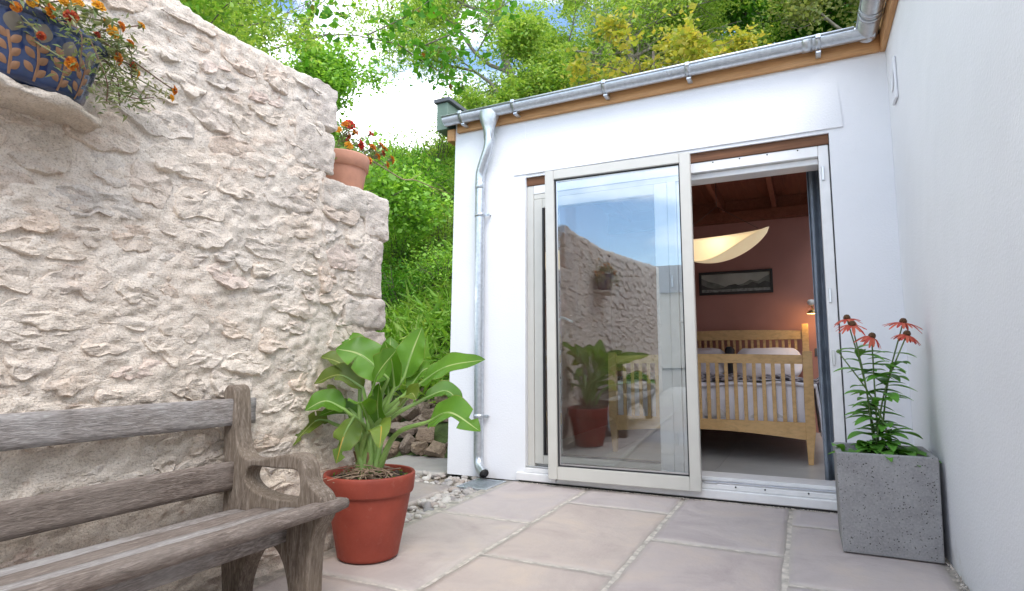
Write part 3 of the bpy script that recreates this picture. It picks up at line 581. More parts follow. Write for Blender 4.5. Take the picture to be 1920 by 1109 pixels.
outl = (opn([(-2.0, 0.0), (-2.02, 0.2), (-2.02, 0.42), (-2.035, 0.60), (-2.045, 0.745), (-2.03, 0.782), (-2.0, 0.785), (-1.982, 0.765), (-1.972, 0.70), (-1.962, 0.60), (-1.94, 0.54), (-1.90, 0.515), (-1.84, 0.516), (-1.76, 0.532), (-1.68, 0.545), (-1.63, 0.535), (-1.605, 0.50), (-1.597, 0.465), (-1.575, 0.44), (-1.535, 0.415), (-1.515, 0.375), (-1.525, 0.335), (-1.555, 0.285), (-1.57, 0.22), (-1.575, 0.1), (-1.573, 0.0)], 120)
        + opn([(-1.66, 0.0), (-1.668, 0.08), (-1.695, 0.16), (-1.735, 0.21), (-1.785, 0.222), (-1.835, 0.20), (-1.88, 0.14), (-1.91, 0.06), (-1.918, 0.0)], 40))
hole = closed([(-1.905, 0.44), (-1.895, 0.475), (-1.86, 0.49), (-1.76, 0.49), (-1.66, 0.492), (-1.637, 0.475), (-1.63, 0.42), (-1.645, 0.392), (-1.70, 0.385), (-1.80, 0.390), (-1.87, 0.408)], 70)
profile_mesh('end_panel', outl, [hole], 1.615, 1.69, M['bench_end'], bench)
profile_mesh('end_panel', outl, [hole], -0.09, -0.015, M['bench_end'], bench)
def plank(nm, b_, r=0.006, sd_=0):
    v, f = rbox(b_, r, (0.02, 0.05, 0.02), lambda p: 0.0016 * fbm(p * np.array((1, 0.15, 1)), 28, 3, sd_)); obj(nm, v, f, M['bench_rail_brown' if sd_ in (2, 4, 6) else 'bench_rail'], bench)
plank('back_rail', (-2.018, -1.985, -0.14, 1.725, 0.632, 0.735), 0.006, 1); plank('back_rail', (-1.998, -1.965, -0.02, 1.64, 0.395, 0.50), 0.006, 2)
plank('seat_slat', (-1.955, -1.835, -0.05, 1.635, 0.305, 0.330), 0.006, 3); plank('seat_slat', (-1.83, -1.70, -0.05, 1.635, 0.322, 0.348), 0.006, 4); plank('seat_slat', (-1.695, -1.575, -0.05, 1.635, 0.338, 0.364), 0.006, 5)
plank('front_rail', (-1.570, -1.500, -0.12, 1.745, 0.345, 0.393), 0.022, 6); plank('stretcher', (-1.72, -1.68, 0.0, 1.62, 0.24, 0.34), 0.006, 7)
# ------------------------------------------------------------------ terracotta pot and bird-of-paradise plant
def m_terra():
    t = NT('terracotta'); c = t.co(); n = t.noise(c, 7, 6, 0.6); n2 = t.noise(c, 26, 6, 0.7); n3 = t.noise(c, 180, 3); n4 = t.noise(t.co('Object', (1, 1, 0.25)), 14, 5, 0.6); r = t.ramp(n, [(0.3, (0.25, 0.042, 0.024)), (0.7, (0.335, 0.06, 0.033))])
    r = t.mix(t.ramp(n2, [(0.58, 0.0), (0.78, 0.42)]), r, (0.44, 0.21, 0.155)); r = t.mix(t.ramp(n4, [(0.62, 0.0), (0.78, 0.35)]), r, (0.18, 0.05, 0.035)); t.col(r); q = t.ramp(n2, [(0.3, 0.5), (0.7, 0.8)]); t.l(q, 0, t.b, 'Roughness'); b1 = t.bump(n2, 0.0012, 0.5); t.bump(n3, 0.0006, 0.6, b1); M['terracotta'] = t.m
m_terra(); simple('pot_soil', (0.055, 0.038, 0.028), 0.95, vary=0.5, sc=60, bump=0.02, bsc=60)
simple('dry_root', (0.33, 0.235, 0.165), 0.9, vary=0.3); simple('old_clay', (0.50, 0.245, 0.16), 0.85, vary=0.14, sc=11, bump=0.001, bsc=90)
PX, PY = -1.83, 2.245
pot = thing('plant_pot', (PX, PY, 0), 'large red terracotta pot beside the bench end', 'pot')
obj('pot_body', *lathe([(0.0, 0.003), (0.128, 0.003), (0.136, 0.009), (0.138, 0.02), (0.152, 0.09), (0.176, 0.215), (0.189, 0.292)], (PX, PY, 0), 64), M['terracotta'], pot)
obj('rim', *lathe([(0.186, 0.284), (0.197, 0.286), (0.2005, 0.294), (0.207, 0.352), (0.207, 0.366), (0.203, 0.373), (0.196, 0.373), (0.191, 0.368), (0.186, 0.32), (0.184, 0.30)], (PX, PY, 0), 64), M['terracotta'], pot)
a = np.linspace(0, 2 * np.pi, 49)[:-1]; sv = [(PX, PY, 0.352)]; sf = []
for i, q in enumerate((0.04, 0.09, 0.14, 0.188)):
    for t_ in a: sv.append((PX + q * math.cos(t_), PY + q * math.sin(t_), 0.345 + 0.010 * rng.normal() * (q < 0.18) + (0.012 if q < 0.1 else 0)))
for j in range(48):
    sf.append((0, 1 + j, 1 + (j + 1) % 48))
    for i in range(3): sf.append((1 + i * 48 + j, 1 + (i + 1) * 48 + j, 1 + (i + 1) * 48 + (j + 1) % 48, 1 + i * 48 + (j + 1) % 48))
obj('soil', sv, sf, M['pot_soil'], pot)
leafmat('weed', [(0.08, 0.17, 0.02), (0.14, 0.24, 0.03)], 0.3)
def scatter_leaves(P, size, width, nrm=None, up=0.3, seed=0, fold=0.25, droop=None):
    """diamond leaves (4 verts, 2 faces) at points P with random heading"""
    r = np.random.default_rng(seed); n = len(P); d = r.normal(size=(n, 3)); d[:, 2] = d[:, 2] * 0.6 + (0 if droop is None else droop); d /= np.linalg.norm(d, axis=1, keepdims=True)
    u = r.normal(size=(n, 3)) * 0.7 + np.array((0, 0, 1.0)); s = np.cross(d, u); s /= np.linalg.norm(s, axis=1, keepdims=True); nn = np.cross(s, d)
    L = (size * r.uniform(0.6, 1.25, n))[:, None]; Wd = L * width
    a = P; b_ = P + d * L * 0.45 + s * Wd + nn * Wd * fold; c_ = P + d * L - nn * L * 0.12; e = P + d * L * 0.45 - s * Wd + nn * Wd * fold
    V = np.stack([a, b_, c_, e], 1).reshape(-1, 3); i = np.arange(n) * 4; F = np.concatenate([np.stack([i, i + 1, i + 2], 1), np.stack([i, i + 2, i + 3], 1)]); return V, F
q = rng.random(130) * 6.283; rr = 0.185 * np.sqrt(rng.random(130)); rr = np.where(rng.random(130) < 0.7, 0.12 + rr * 0.33, rr)
tag(obj('weeds', *scatter_leaves(np.stack([PX + rr * np.cos(q), PY + rr * np.sin(q), 0.352 + 0.006 * rng.random(130)], 1), np.full(130, 0.016), 0.35, seed=4), M['weed'], pot), 'tiny green seedlings on the soil', kind='stuff')
def m_strel(name, hi, lo, rib, rough=0.27):
    t = NT(name); uv = t.n('ShaderNodeAttribute', attribute_name='blade'); se = t.n('ShaderNodeSeparateXYZ'); t.l(uv, 'Vector', se, 0)
    c = t.co(); n = t.noise(c, 5, 4); r = t.ramp(n, [(0.3, lo), (0.7, hi)])
    w = t.n('ShaderNodeTexWave'); w.inputs['Scale'].default_value = 14; w.inputs['Distortion'].default_value = 0.6
    cb = t.n('ShaderNodeCombineXYZ'); ab = t.n('ShaderNodeMath', operation='ABSOLUTE'); t.l(se, 0, ab, 0); ma = t.n('ShaderNodeMath', operation='MULTIPLY_ADD'); t.l(ab, 0, ma, 0); ma.inputs[1].default_value = -0.35; t.l(se, 1, ma, 2); t.l(ma, 0, cb, 0); t.l(cb, 0, w, 0)
    r2 = t.mix(t.ramp(w, [(0.2, 0.0), (0.9, 0.28)], 'Fac'), r, tuple(x * 1.35 for x in hi)); rb = t.ramp(ab, [(0.03, 1.0), (0.07, 0.0)], 0); r3 = t.mix(rb, r2, rib)
    ed = t.ramp(ab, [(0.965, 0.0), (1.0, 0.75)], 0); r4 = t.mix(ed, r3, (0.30, 0.20, 0.05)); t.col(r4); t.set(rough=rough, spec=0.45); t.bump(w, 0.0012, 0.6, None, 'Fac')
    tr = t.n('ShaderNodeBsdfTranslucent'); mc = t.mix(1.0, r4, (1.3, 1.3, 0.5), 'MULTIPLY'); t.l(mc, 0, tr, 0); ms = t.n('ShaderNodeMixShader'); ms.inputs[0].default_value = 0.28; t.l(t.b, 0, ms, 1); t.l(tr, 0, ms, 2); t.l(ms, 0, t.out, 0); M[name] = t.m
m_strel('strel_leaf', (0.13, 0.285, 0.03), (0.07, 0.185, 0.018), (0.42, 0.52, 0.20)); m_strel('strel_olive', (0.15, 0.21, 0.03), (0.085, 0.13, 0.02), (0.34, 0.36, 0.12)); m_strel('strel_yellow', (0.20, 0.28, 0.05), (0.10, 0.20, 0.03), (0.55, 0.36, 0.06))
simple('strel_stalk', (0.24, 0.38, 0.10), 0.45, vary=0.2, sc=12); simple('dry_leaf', (0.24, 0.14, 0.075), 0.85, vary=0.4, sc=20)
def blade(name, spine, width, roll, fold, mat, parent, wave=0.0, nu=9, seed=0, tear=None, shape=0.75):
    """a broad leaf: spine polyline, half width profile, V-fold towards the midrib; attribute 'blade' carries (across, along)"""
    m = len(spine); v = []; at = []; f = []; up = Vector(roll)
    for i, p in enumerate(spine):
        t_ = i / (m - 1); T = (spine[min(i + 1, m - 1)] - spine[max(i - 1, 0)]).normalized(); s = T.cross(up); s.normalize(); nn = s.cross(T)
        w = width * (math.sin(math.pi * min(1, max(0.0, t_ ** shape * 0.985 + 0.012))) ** 0.72)
        for j in range(nu):
            a_ = -1 + 2 * j / (nu - 1); ww = w
            if tear and abs(a_) > 0.3 and any(abs(t_ - q) < 0.03 and a_ * sg > 0 for q, sg in tear): ww = w * 0.35
            off = nn * (fold * abs(a_) ** 1.2 * ww + wave * w * math.sin(t_ * 17 + seed + 2 * a_) * a_ * a_)
            v.append(p + s * a_ * ww + off); at.append((a_, t_, 0))
    for i in range(m - 1):
        for j in range(nu - 1): q = i * nu + j; f.append((q, q + 1, q + nu + 1, q + nu))
    me = mesh_from(name, v, f); A = me.attributes.new('blade', 'FLOAT_VECTOR', 'POINT'); A.data.foreach_set('vector', np.array(at, np.float32).ravel()); return link(name, me, mat, parent)
st = thing('bird_of_paradise_plant', (PX, PY, 0.36), 'leafy green bird of paradise plant growing in the red terracotta pot', 'plant')
DX = Vector((-0.05, 0.07, 0.0))
LV = [  # blade start, middle, tip, half width, facing, fold, material, curl
 ((-1.801, 2.2, 0.824), (-1.94, 2.25, 0.945), (-2.06, 2.27, 1.025), 0.058, (0.5, -0.5, 0.5), 0.35, 'strel_leaf'),
 ((-1.66, 2.14, 0.80), (-1.76, 2.07, 0.905), (-1.875, 2.03, 0.935), 0.074, (0.4, -0.8, 0.5), 0.25, 'strel_leaf'),
 ((-1.654, 2.25, 0.80), (-1.634, 2.285, 0.922), (-1.605, 2.32, 1.04), 0.062, (0.3, -1, 0.25), 0.3, 'strel_leaf'),
 ((-1.70, 2.08, 0.755), (-1.60, 2.00, 0.835), (-1.475, 1.95, 0.925), 0.078, (-0.35, -0.9, 0.4), 0.22, 'strel_leaf'),
 ((-1.833, 2.15, 0.79), (-1.94, 2.125, 0.87), (-2.025, 2.09, 0.90), 0.055, (0.4, -0.4, 0.8), 0.55, 'strel_olive'),
 ((-1.771, 2.1, 0.755), (-1.877, 2.06, 0.815), (-1.99, 2.02, 0.775), 0.052, (0.5, -0.5, 0.8), 0.45, 'strel_olive'),
 ((-1.945, 2.13, 0.70), (-2.0, 2.10, 0.735), (-2.035, 2.06, 0.735), 0.034, (0.4, -0.4, 0.9), 0.5, 'strel_olive'),
 ((-1.52, 2.2, 0.78), (-1.38, 2.19, 0.855), (-1.17, 2.16, 0.885), 0.062, (-0.3, -0.75, 0.7), 0.15, 'strel_leaf'),
 ((-1.42, 2.12, 0.62), (-1.29, 2.08, 0.665), (-1.13, 2.05, 0.60), 0.072, (0.3, -0.7, 0.75), 0.18, 'strel_leaf'),
 ((-1.60, 2.35, 0.70), (-1.51, 2.40, 0.735), (-1.44, 2.43, 0.66), 0.05, (0.2, -0.5, 0.9), 0.3, 'strel_leaf'),
 ((-1.975, 2.1, 0.60), (-2.0, 2.04, 0.60), (-2.02, 1.92, 0.50), 0.032, (0.7, -0.4, 0.6), 0.6, 'strel_olive'),
 ((-1.775, 2.05, 0.63), (-1.78, 1.99, 0.55), (-1.79, 1.96, 0.44), 0.055, (0.2, -1, 0.1), -0.35, 'strel_yellow'),
 ((-1.702, 2.2, 0.72), (-1.72, 2.22, 0.83), (-1.715, 2.24, 0.95), 0.028, (0.2, -1, 0.1), 0.9, 'strel_leaf'),
 ((-1.636, 2.26, 0.74), (-1.58, 2.29, 0.83), (-1.535, 2.31, 0.85), 0.045, (-0.2, -0.9, 0.5), 0.35, 'strel_leaf'),
 ((-1.71, 2.16, 0.56), (-1.70, 2.12, 0.66), (-1.665, 2.08, 0.78), 0.05, (0.1, -1, 0.2), 0.5, 'strel_leaf'),
 ((-1.85, 2.2, 0.60), (-1.90, 2.13, 0.66), (-1.965, 2.03, 0.63), 0.04, (0.4, -0.6, 0.6), 0.3, 'strel_leaf'),
 ((-1.70, 2.05, 0.64), (-1.68, 1.98, 0.70), (-1.64, 1.90, 0.70), 0.05, (0.2, -0.5, 0.85), 0.3, 'strel_leaf'), ((-1.57, 2.12, 0.68), (-1.49, 2.08, 0.74), (-1.42, 2.02, 0.72), 0.045, (-0.2, -0.6, 0.75), 0.35, 'strel_olive'),
 ((-1.76, 2.26, 0.78), (-1.80, 2.33, 0.90), (-1.84, 2.38, 1.0), 0.055, (0.4, -0.9, 0.3), 0.3, 'strel_leaf'), ((-1.84, 2.06, 0.66), (-1.90, 2.0, 0.70), (-1.97, 1.95, 0.66), 0.05, (0.5, -0.5, 0.7), 0.4, 'strel_leaf'),
 ((-1.68, 2.08, 0.58), (-1.60, 2.02, 0.60), (-1.55, 1.95, 0.52), 0.045, (0.0, -0.6, 0.8), 0.2, 'strel_yellow'), ((-1.67, 2.20, 0.76), (-1.66, 2.16, 0.88), (-1.67, 2.12, 0.97), 0.05, (0.2, -1, 0.2), 0.5, 'strel_leaf')]
for i, (a_, b_, c_, w, up, fo, mt) in enumerate(LV):
    a_, b_, c_ = Vector(a_) + DX, Vector(b_) + DX, Vector(c_) + DX
    ang = i * 2.4; bs = Vector((PX + 0.045 * math.cos(ang), PY - 0.02 + 0.04 * math.sin(ang), 0.355)); md = bs.lerp(a_, 0.5); md.z += 0.06; md.x = bs.x + (a_.x - bs.x) * 0.36; md.y = bs.y + (a_.y - bs.y) * 0.36
    sp = spline([a_, b_, c_], 22); pth = spline([bs, md, a_], 14)
    lf = blade('leaf', sp, w * 1.18, up, fo, M[mt], st, 0.10, 11, i, [(0.62, 1), (0.8, -1), (0.7, 1)] if i in (8, 10, 11) else ([(0.55, -1)] if i in (1, 5) else None))
    rad = [0.0165 - 0.009 * min(1, k / 14) for k in range(15)]
    pth2 = pth + sp[1:12]; rad2 = rad + [0.007 - 0.0005 * k for k in range(11)]
    obj('leaf_stalk', *tube(pth2, rad2, 8), M['strel_stalk'], lf)
B = MB()
for i in range(150):
    a_ = rng.random() * 6.283; r1 = rng.uniform(0.0, 0.09); q0 = Vector((PX + r1 * math.cos(a_), PY - 0.03 + r1 * math.sin(a_), 0.362 + 0.042 * max(0, 1 - r1 / 0.1) + 0.008 * rng.normal())); d_ = rng.normal(size=3) * np.array((0.035, 0.035, 0.012)); e_ = rng.normal(size=3) * np.array((0.03, 0.03, 0.01))
    q1 = q0 + Vector(d_); q2 = q1 + Vector(d_ * 0.5 + e_); q1.z = max(q1.z, 0.358); q2.z = max(0.356, q2.z - 0.012); B.add(*tube(spline([q0, q1, q2], 6), float(rng.uniform(0.0013, 0.003)), 5))
tag(B.build('roots', M['dry_root'], st, True), 'tangle of dry exposed roots')
for i in range(6):
    a_ = i * 1.05; p0 = Vector((PX + 0.03 * math.cos(a_), PY + 0.03 * math.sin(a_), 0.36)); d = Vector((math.cos(a_), math.sin(a_), 0)); obj('dry_sheath', *tube([p0, p0 + d * 0.02 + Vector((0, 0, 0.05)), p0 + d * 0.05 + Vector((0, 0, 0.11))], [0.02, 0.014, 0.003], 6), M['dry_leaf'], st)
# ------------------------------------------------------------------ blue glazed bowl on the ledge
def m_glaze():
    t = NT('blue_glaze'); c = t.co(); n = t.noise(c, 14, 6); n2 = t.noise(c, 80, 3); r = t.ramp(n, [(0.3, (0.006, 0.014, 0.045)), (0.6, (0.011, 0.028, 0.09)), (0.8, (0.026, 0.055, 0.13))]); t.col(r); t.set(rough=0.16, coat=0.5); t.bump(n2, 0.0006, 0.5); M['blue_glaze'] = t.m
m_glaze(); simple('rim_glaze', (0.028, 0.04, 0.075), 0.25, vary=0.3, sc=20); simple('clay_motif', (0.22, 0.105, 0.045), 0.55, vary=0.18, sc=40); simple('grey_motif', (0.12, 0.10, 0.072), 0.45, vary=0.15, sc=30)
BX, BY, BZ = -1.962, 0.84, 1.643
SXo, SYo = 0.52, 1.0
def bowl_r(z): return 0.150 + 0.05 * (z / 0.2) ** 0.8 if z > 0 else 0.15
bp = thing('flower_bowl', (BX, BY, BZ), 'oval blue glazed bowl with incised clay leaf sprigs on the stone ledge', 'pot')
obj('bowl_body', *lathe([(0, 0.0)] + [(bowl_r(z) - (0.012 if z < 0.01 else 0), z) for z in np.linspace(0.0, 0.182, 14)], (BX, BY, BZ), 72, SXo, SYo), M['blue_glaze'], bp)
obj('rim', *lathe([(0.196, 0.180), (0.206, 0.184), (0.211, 0.195), (0.208, 0.206), (0.198, 0.209), (0.190, 0.203), (0.186, 0.17), (0.17, 0.15), (0, 0.15)], (BX, BY, BZ), 72, SXo, SYo), M['rim_glaze'], bp)
def on_bowl(s, z, off=0.0015):
    th = -s / 0.17; r_ = bowl_r(z) + off; return (BX + r_ * SXo * math.cos(th), BY - r_ * SYo * math.sin(th), BZ + z)
def motif(nm, pts, mat):
    P = [Vector((*p, 0)) for p in pts]; c = sum(P, Vector()) / len(P); vv = [on_bowl(c.x, c.y, 0.004)]; ring = []
    for k in (0.55, 1.0):
        for p in P: q = c.lerp(p, k); vv.append(on_bowl(q.x, q.y, 0.0035 if k < 1 else 0.0008))
    n = len(P); f = [(0, 1 + j, 1 + (j + 1) % n) for j in range(n)] + [(1 + j, 1 + n + j, 1 + n + (j + 1) % n, 1 + (j + 1) % n) for j in range(n)]; return obj(nm, vv, f, mat, bp)
def leaf2d(x, z, ang, L, w): 
    o = []
    for k in range(14):
        t_ = k / 13; s = math.sin(math.pi * t_) ** 0.8 * w; o.append((t_ * L, s))
    o = o + [(a_, -b_) for a_, b_ in o[-2:0:-1]]; ca, sa = math.cos(ang), math.sin(ang); return [(x + a_ * ca - b_ * sa, z + a_ * sa + b_ * ca) for a_, b_ in o]
for s0, h in ((-0.075, 0.175), (-0.012, 0.172), (0.055, 0.16), (-0.14, 0.17), (0.125, 0.165)):
    motif('leaf_motif', leaf2d(s0 + 0.006, h - 0.055, 1.50, 0.055, 0.021), M['grey_motif'])
    pts = [(s0 + 0.006 * math.sin(z * 30), z) for z in np.linspace(0.006, h - 0.055, 10)]
    motif('stem_motif', [(x - 0.0035, z) for x, z in pts] + [(x + 0.0035, z) for x, z in pts[::-1]], M['clay_motif'])
    for k, (dz, sg) in enumerate(((0.02, 1), (0.03, -1), (0.055, 1), (0.068, -1), (0.09, 1), (0.10, -1))): motif('leaf_motif', leaf2d(s0 + sg * 0.004, dz, math.pi / 2 - sg * 0.75, 0.034, 0.010), M['clay_motif'])
# marigolds
def flower_mesh(name, n=9, R_=0.02, layers=3, seed=0):
    r = np.random.default_rng(seed); v = []; f = []
    for l in range(layers):
        rad = R_ * (1 - 0.26 * l); z0 = 0.004 * l
        for k in range(n):
            a_ = 2 * math.pi * (k + 0.5 * l) / n + r.normal() * 0.08; ca, sa = math.cos(a_), math.sin(a_); w = rad * 0.42; q = len(v); z1 = z0 + rad * r.uniform(-0.1, 0.25)
            for (t_, s, z) in ((0.1, 0, z0), (0.55, -w * 0.8, z0 + 0.003), (0.95, -w * 0.8, z1), (1.05, 0, z1 - 0.003), (0.95, w * 0.8, z1), (0.55, w * 0.8, z0 + 0.003)): v.append((ca * rad * t_ - sa * s, sa * rad * t_ + ca * s, z))
            f += [(q, q + 1, q + 2, q + 3), (q, q + 3, q + 4, q + 5)]
    return mesh_from(name, v, f, False)
def m_petal(name, cols):
    t = NT(name); g = t.n('ShaderNodeNewGeometry'); r = t.ramp(g, [(i / (len(cols) - 1), c) for i, c in enumerate(cols)], 'Random Per Island'); t.col(r); t.set(rough=0.6)
    tr = t.n('ShaderNodeBsdfTranslucent'); t.l(r, 0, tr, 0); ms = t.n('ShaderNodeMixShader'); ms.inputs[0].default_value = 0.3; t.l(t.b, 0, ms, 1); t.l(tr, 0, ms, 2); t.l(ms, 0, t.out, 0); M[name] = t.m
m_petal('petal_yellow', [(0.75, 0.36, 0.02), (0.80, 0.45, 0.03), (0.72, 0.30, 0.015)]); m_petal('petal_orange', [(0.60, 0.16, 0.01), (0.75, 0.30, 0.02), (0.35, 0.05, 0.01)]); m_petal('petal_red', [(0.28, 0.025, 0.012), (0.40, 0.04, 0.015), (0.55, 0.13, 0.01)]); m_petal('petal_scarlet', [(0.55, 0.03, 0.015), (0.62, 0.05, 0.02)])
simple('marigold_stem', (0.19, 0.20, 0.09), 0.7, vary=0.4, sc=30); simple('brown_stem', (0.16, 0.09, 0.06), 0.8, vary=0.3); leafmat('marigold_leaf', [(0.10, 0.17, 0.05), (0.22, 0.26, 0.12), (0.30, 0.30, 0.17), (0.13, 0.22, 0.05)], 0.3)
FM = {}
for nm in ('petal_yellow', 'petal_orange', 'petal_red', 'petal_scarlet'):
    FM[nm] = [flower_mesh('flower', 9, 0.019, 3, s) for s in range(3)]
    for m_ in FM[nm]: m_.materials.append(M[nm])
calyx = mesh_from('calyx', *tube([(0, 0, -0.02), (0, 0, -0.008), (0, 0, 0.002)], [0.003, 0.007, 0.006], 8)); calyx.materials.append(M['marigold_stem'])
def marigold(root, heads, base, seed, zr=0.17, spread=0.1, foliage=500, lsz=0.028):
    r = np.random.default_rng(seed); LP = []
    for i, (p, kind, sz) in enumerate(heads):
        p = Vector(p); b_ = Vector(base) + Vector((r.normal() * spread * 0.3, r.normal() * spread, 0)); mid = b_.lerp(p, 0.5) + Vector((0.02 * r.normal(), 0.02 * r.normal(), 0.03 + 0.02 * r.normal()))
        pth = spline([b_, mid, p], 12); obj('stem', *tube(pth, [0.0024] * 13, 5), M['marigold_stem' if i % 3 else 'brown_stem'], root)
        T = (pth[-1] - pth[-3]).normalized(); T = (T + Vector((0.55, -0.45, 0.25))).normalized(); fo = link('flower', FM[kind][i % 3], None, root, p); fo.scale = (sz * (1.35 if seed == 9 else 1.0),) * 3; fo.rotation_euler = T.to_track_quat('Z', 'Y').to_euler()
        ca = link('calyx', calyx, None, fo, None); ca.location = (0, 0, 0)
        for q in pth[2:-1]:
            for _ in range(3): LP.append(tuple(q + Vector(r.normal(size=3) * 0.016)))
    c = Vector(base)
    for _ in range(foliage): LP.append(tuple(c + Vector((r.normal() * 0.035, r.normal() * spread * 1.1, abs(r.normal()) * 0.05 - 0.01))))
    LP = np.array(LP); obj('foliage', *scatter_leaves(LP, np.full(len(LP), lsz), 0.16, seed=seed), M['marigold_leaf'], root)
mg = thing('marigold_plant', (BX, BY, BZ + 0.15), 'straggly orange and yellow marigolds spilling from the blue bowl', 'plant')
Yl, Or, Rd = 'petal_yellow', 'petal_orange', 'petal_red'
marigold(mg, [((-1.84, 0.837, 1.848), Or, 1.1), ((-1.84, 0.887, 1.86), Rd, 1.0), ((-1.88, 0.978, 1.955), Yl, 1.1), ((-1.9, 1.036, 1.907), Yl, 1.1), ((-1.9, 1.059, 1.936), Or, .9), ((-1.92, 1.021, 1.94), Yl, .7), ((-1.95, 1.149, 2.001), Yl, .8), ((-1.93, 1.107, 1.911), Or, .8), ((-1.93, 1.073, 1.843), Or, 1.1), ((-1.95, 1.133, 1.848), Rd, .8), ((-1.95, 1.148, 1.831), Yl, .7), ((-1.80, 0.88, 1.705), Or, 1.0), ((-1.96, 1.284, 1.832), Or, .9), ((-1.95, 1.27, 1.796), Yl, .7), ((-1.795, 0.80, 1.745), Rd, .6),
     ((-1.87, 0.915, 1.927), Yl, .9), ((-1.85, 0.797, 1.856), Yl, .8), ((-1.84, 0.758, 1.816), Or, .7), ((-1.88, 0.886, 1.918), Yl, .9), ((-1.9, 0.99, 1.873), Rd, .7), ((-1.9, 0.72, 1.93), Or, 1.0), ((-1.92, 0.66, 1.95), Yl, 1.0), ((-1.87, 0.62, 1.9), Or, 1.0)], (BX, BY + 0.02, BZ + 0.185), 3, foliage=520)
LP = []; r = np.random.default_rng(8)   # trailing growth at the bowl's right side
for (p0, p1, p2) in [((-1.93, 0.93, 1.84), (-1.93, 1.06, 1.80), (-1.95, 1.10, 1.70)), ((-1.93, 0.94, 1.85), (-1.92, 1.06, 1.86), (-1.94, 1.06, 1.75)), ((-1.93, 0.93, 1.85), (-1.94, 1.10, 1.90), (-1.95, 1.13, 1.80)), ((-1.95, 1.06, 1.78), (-1.97, 1.14, 1.75), (-1.97, 1.22, 1.78)), ((-1.86, 0.86, 1.84), (-1.79, 0.89, 1.80), (-1.80, 0.90, 1.69)), ((-1.86, 0.95, 1.83), (-1.85, 1.0, 1.72), (-1.86, 1.01, 1.66))]:
    pt = spline([p0, p1, p2], 14); obj('stem', *tube(pt, 0.002, 5), M['brown_stem'], mg)
    for q_ in pt[2:]:
        for _ in range(9): LP.append(tuple(q_ + Vector(r.normal(size=3) * 0.02)))
LP = np.array(LP); obj('foliage', *scatter_leaves(LP, np.full(len(LP), 0.026), 0.15, seed=5), M['marigold_leaf'], mg)
# ------------------------------------------------------------------ small clay pot on the lower wall step
QX, QY, QZ = -2.30, 2.50, 1.762
sp_ = thing('clay_pot', (QX, QY, QZ), 'small faded terracotta pot on the lower step of the stone wall', 'pot')
obj('pot_body', *lathe([(0, 0.002), (0.11, 0.002), (0.115, 0.01), (0.142, 0.185)], (QX, QY, QZ), 40), M['old_clay'], sp_); obj('rim', *lathe([(0.14, 0.18), (0.152, 0.182), (0.158, 0.25), (0.154, 0.258), (0.145, 0.256), (0.14, 0.22), (0.0, 0.22)], (QX, QY, QZ), 40), M['old_clay'], sp_)
nm_ = thing('nasturtium_plant', (QX, QY, QZ + 0.2), 'red and orange flowers with round leaves in the small clay pot on the wall', 'plant')
marigold(nm_, [((-2.24, 2.50, 2.205), 'petal_scarlet', 1.3), ((-2.22, 2.46, 2.118), 'petal_scarlet', 1.1), ((-2.22, 2.385, 2.13), Yl, .8), ((-2.23, 2.53, 2.17), Or, 1.0), ((-2.25, 2.784, 2.179), Or, 1.0), ((-2.25, 2.825, 2.169), Or, .8), ((-2.22, 2.72, 2.085), Or, 1.0), ((-2.25, 2.895, 2.124), Or, 1.1), ((-2.22, 2.811, 2.06), Or, .9), ((-2.22, 2.77, 2.12), Rd, .9), ((-2.2, 2.60, 2.02), Or, 1.2), ((-2.2, 2.45, 2.06), Yl, 1.0), ((-2.21, 2.56, 2.10), 'petal_scarlet', 1.2), ((-2.21, 2.66, 2.12), Or, 1.1), ((-2.2, 2.42, 2.17), Or, 1.0), ((-2.2, 2.63, 2.19), 'petal_scarlet', .9)], (QX, QY, QZ + 0.21), 9, spread=0.07, foliage=320)
leafmat('nasturtium_leaf', [(0.10, 0.28, 0.04), (0.16, 0.36, 0.06), (0.26, 0.34, 0.05)], 0.4)
for i in range(14):
    c = Vector((QX + 0.05 + 0.05 * r.normal(), QY + 0.09 * r.normal(), QZ + 0.26 + 0.05 * r.normal())); n = Vector((0.7 + 0.3 * r.normal(), -0.7 + 0.3 * r.normal(), 0.4)).normalized(); u_ = n.cross(Vector((0, 0, 1))).normalized(); w_ = n.cross(u_); rad = r.uniform(0.018, 0.034)
    vv = [c - n * 0.004] + [c + (u_ * math.cos(t_) + w_ * math.sin(t_)) * rad * (1 + 0.06 * math.sin(5 * t_)) for t_ in np.linspace(0, 6.283, 15)[:-1]]; obj('leaf', vv, [(0, 1 + j, 1 + (j + 1) % 14) for j in range(14)], M['nasturtium_leaf'], nm_)
# ------------------------------------------------------------------ concrete planter with coneflowers
def m_conc():
    t = NT('concrete'); c = t.co(); v = t.n('ShaderNodeTexVoronoi'); v.inputs['Scale'].default_value = 85; v.inputs['Randomness'].default_value = 1; t.l(c, 0, v, 0); n = t.noise(c, 8, 6); n2 = t.noise(c, 120, 3); n4 = t.noise(c, 26, 3)
    ad = t.n('ShaderNodeMath', operation='MULTIPLY_ADD'); t.l(n4, 'Fac', ad, 0); ad.inputs[1].default_value = 0.55; t.l(v, 'Distance', ad, 2)
    base = t.ramp(n, [(0.3, (0.235, 0.23, 0.232)), (0.7, (0.34, 0.335, 0.335))]); base = t.mix(t.ramp(n2, [(0.4, 0), (0.7, 0.4)]), base, (0.44, 0.43, 0.41)); pit = t.ramp(ad, [(0.40, 1.0), (0.46, 0.0)], 0)
    t.col(t.mix(pit, base, (0.07, 0.066, 0.06))); t.set(rough=0.9, spec=0.2); inv = t.n('ShaderNodeInvert'); t.l(pit, 0, inv, 1); b1 = t.bump(n2, 0.0015, 0.6); t.bump(inv, 0.004, 0.8, b1); M['concrete'] = t.m
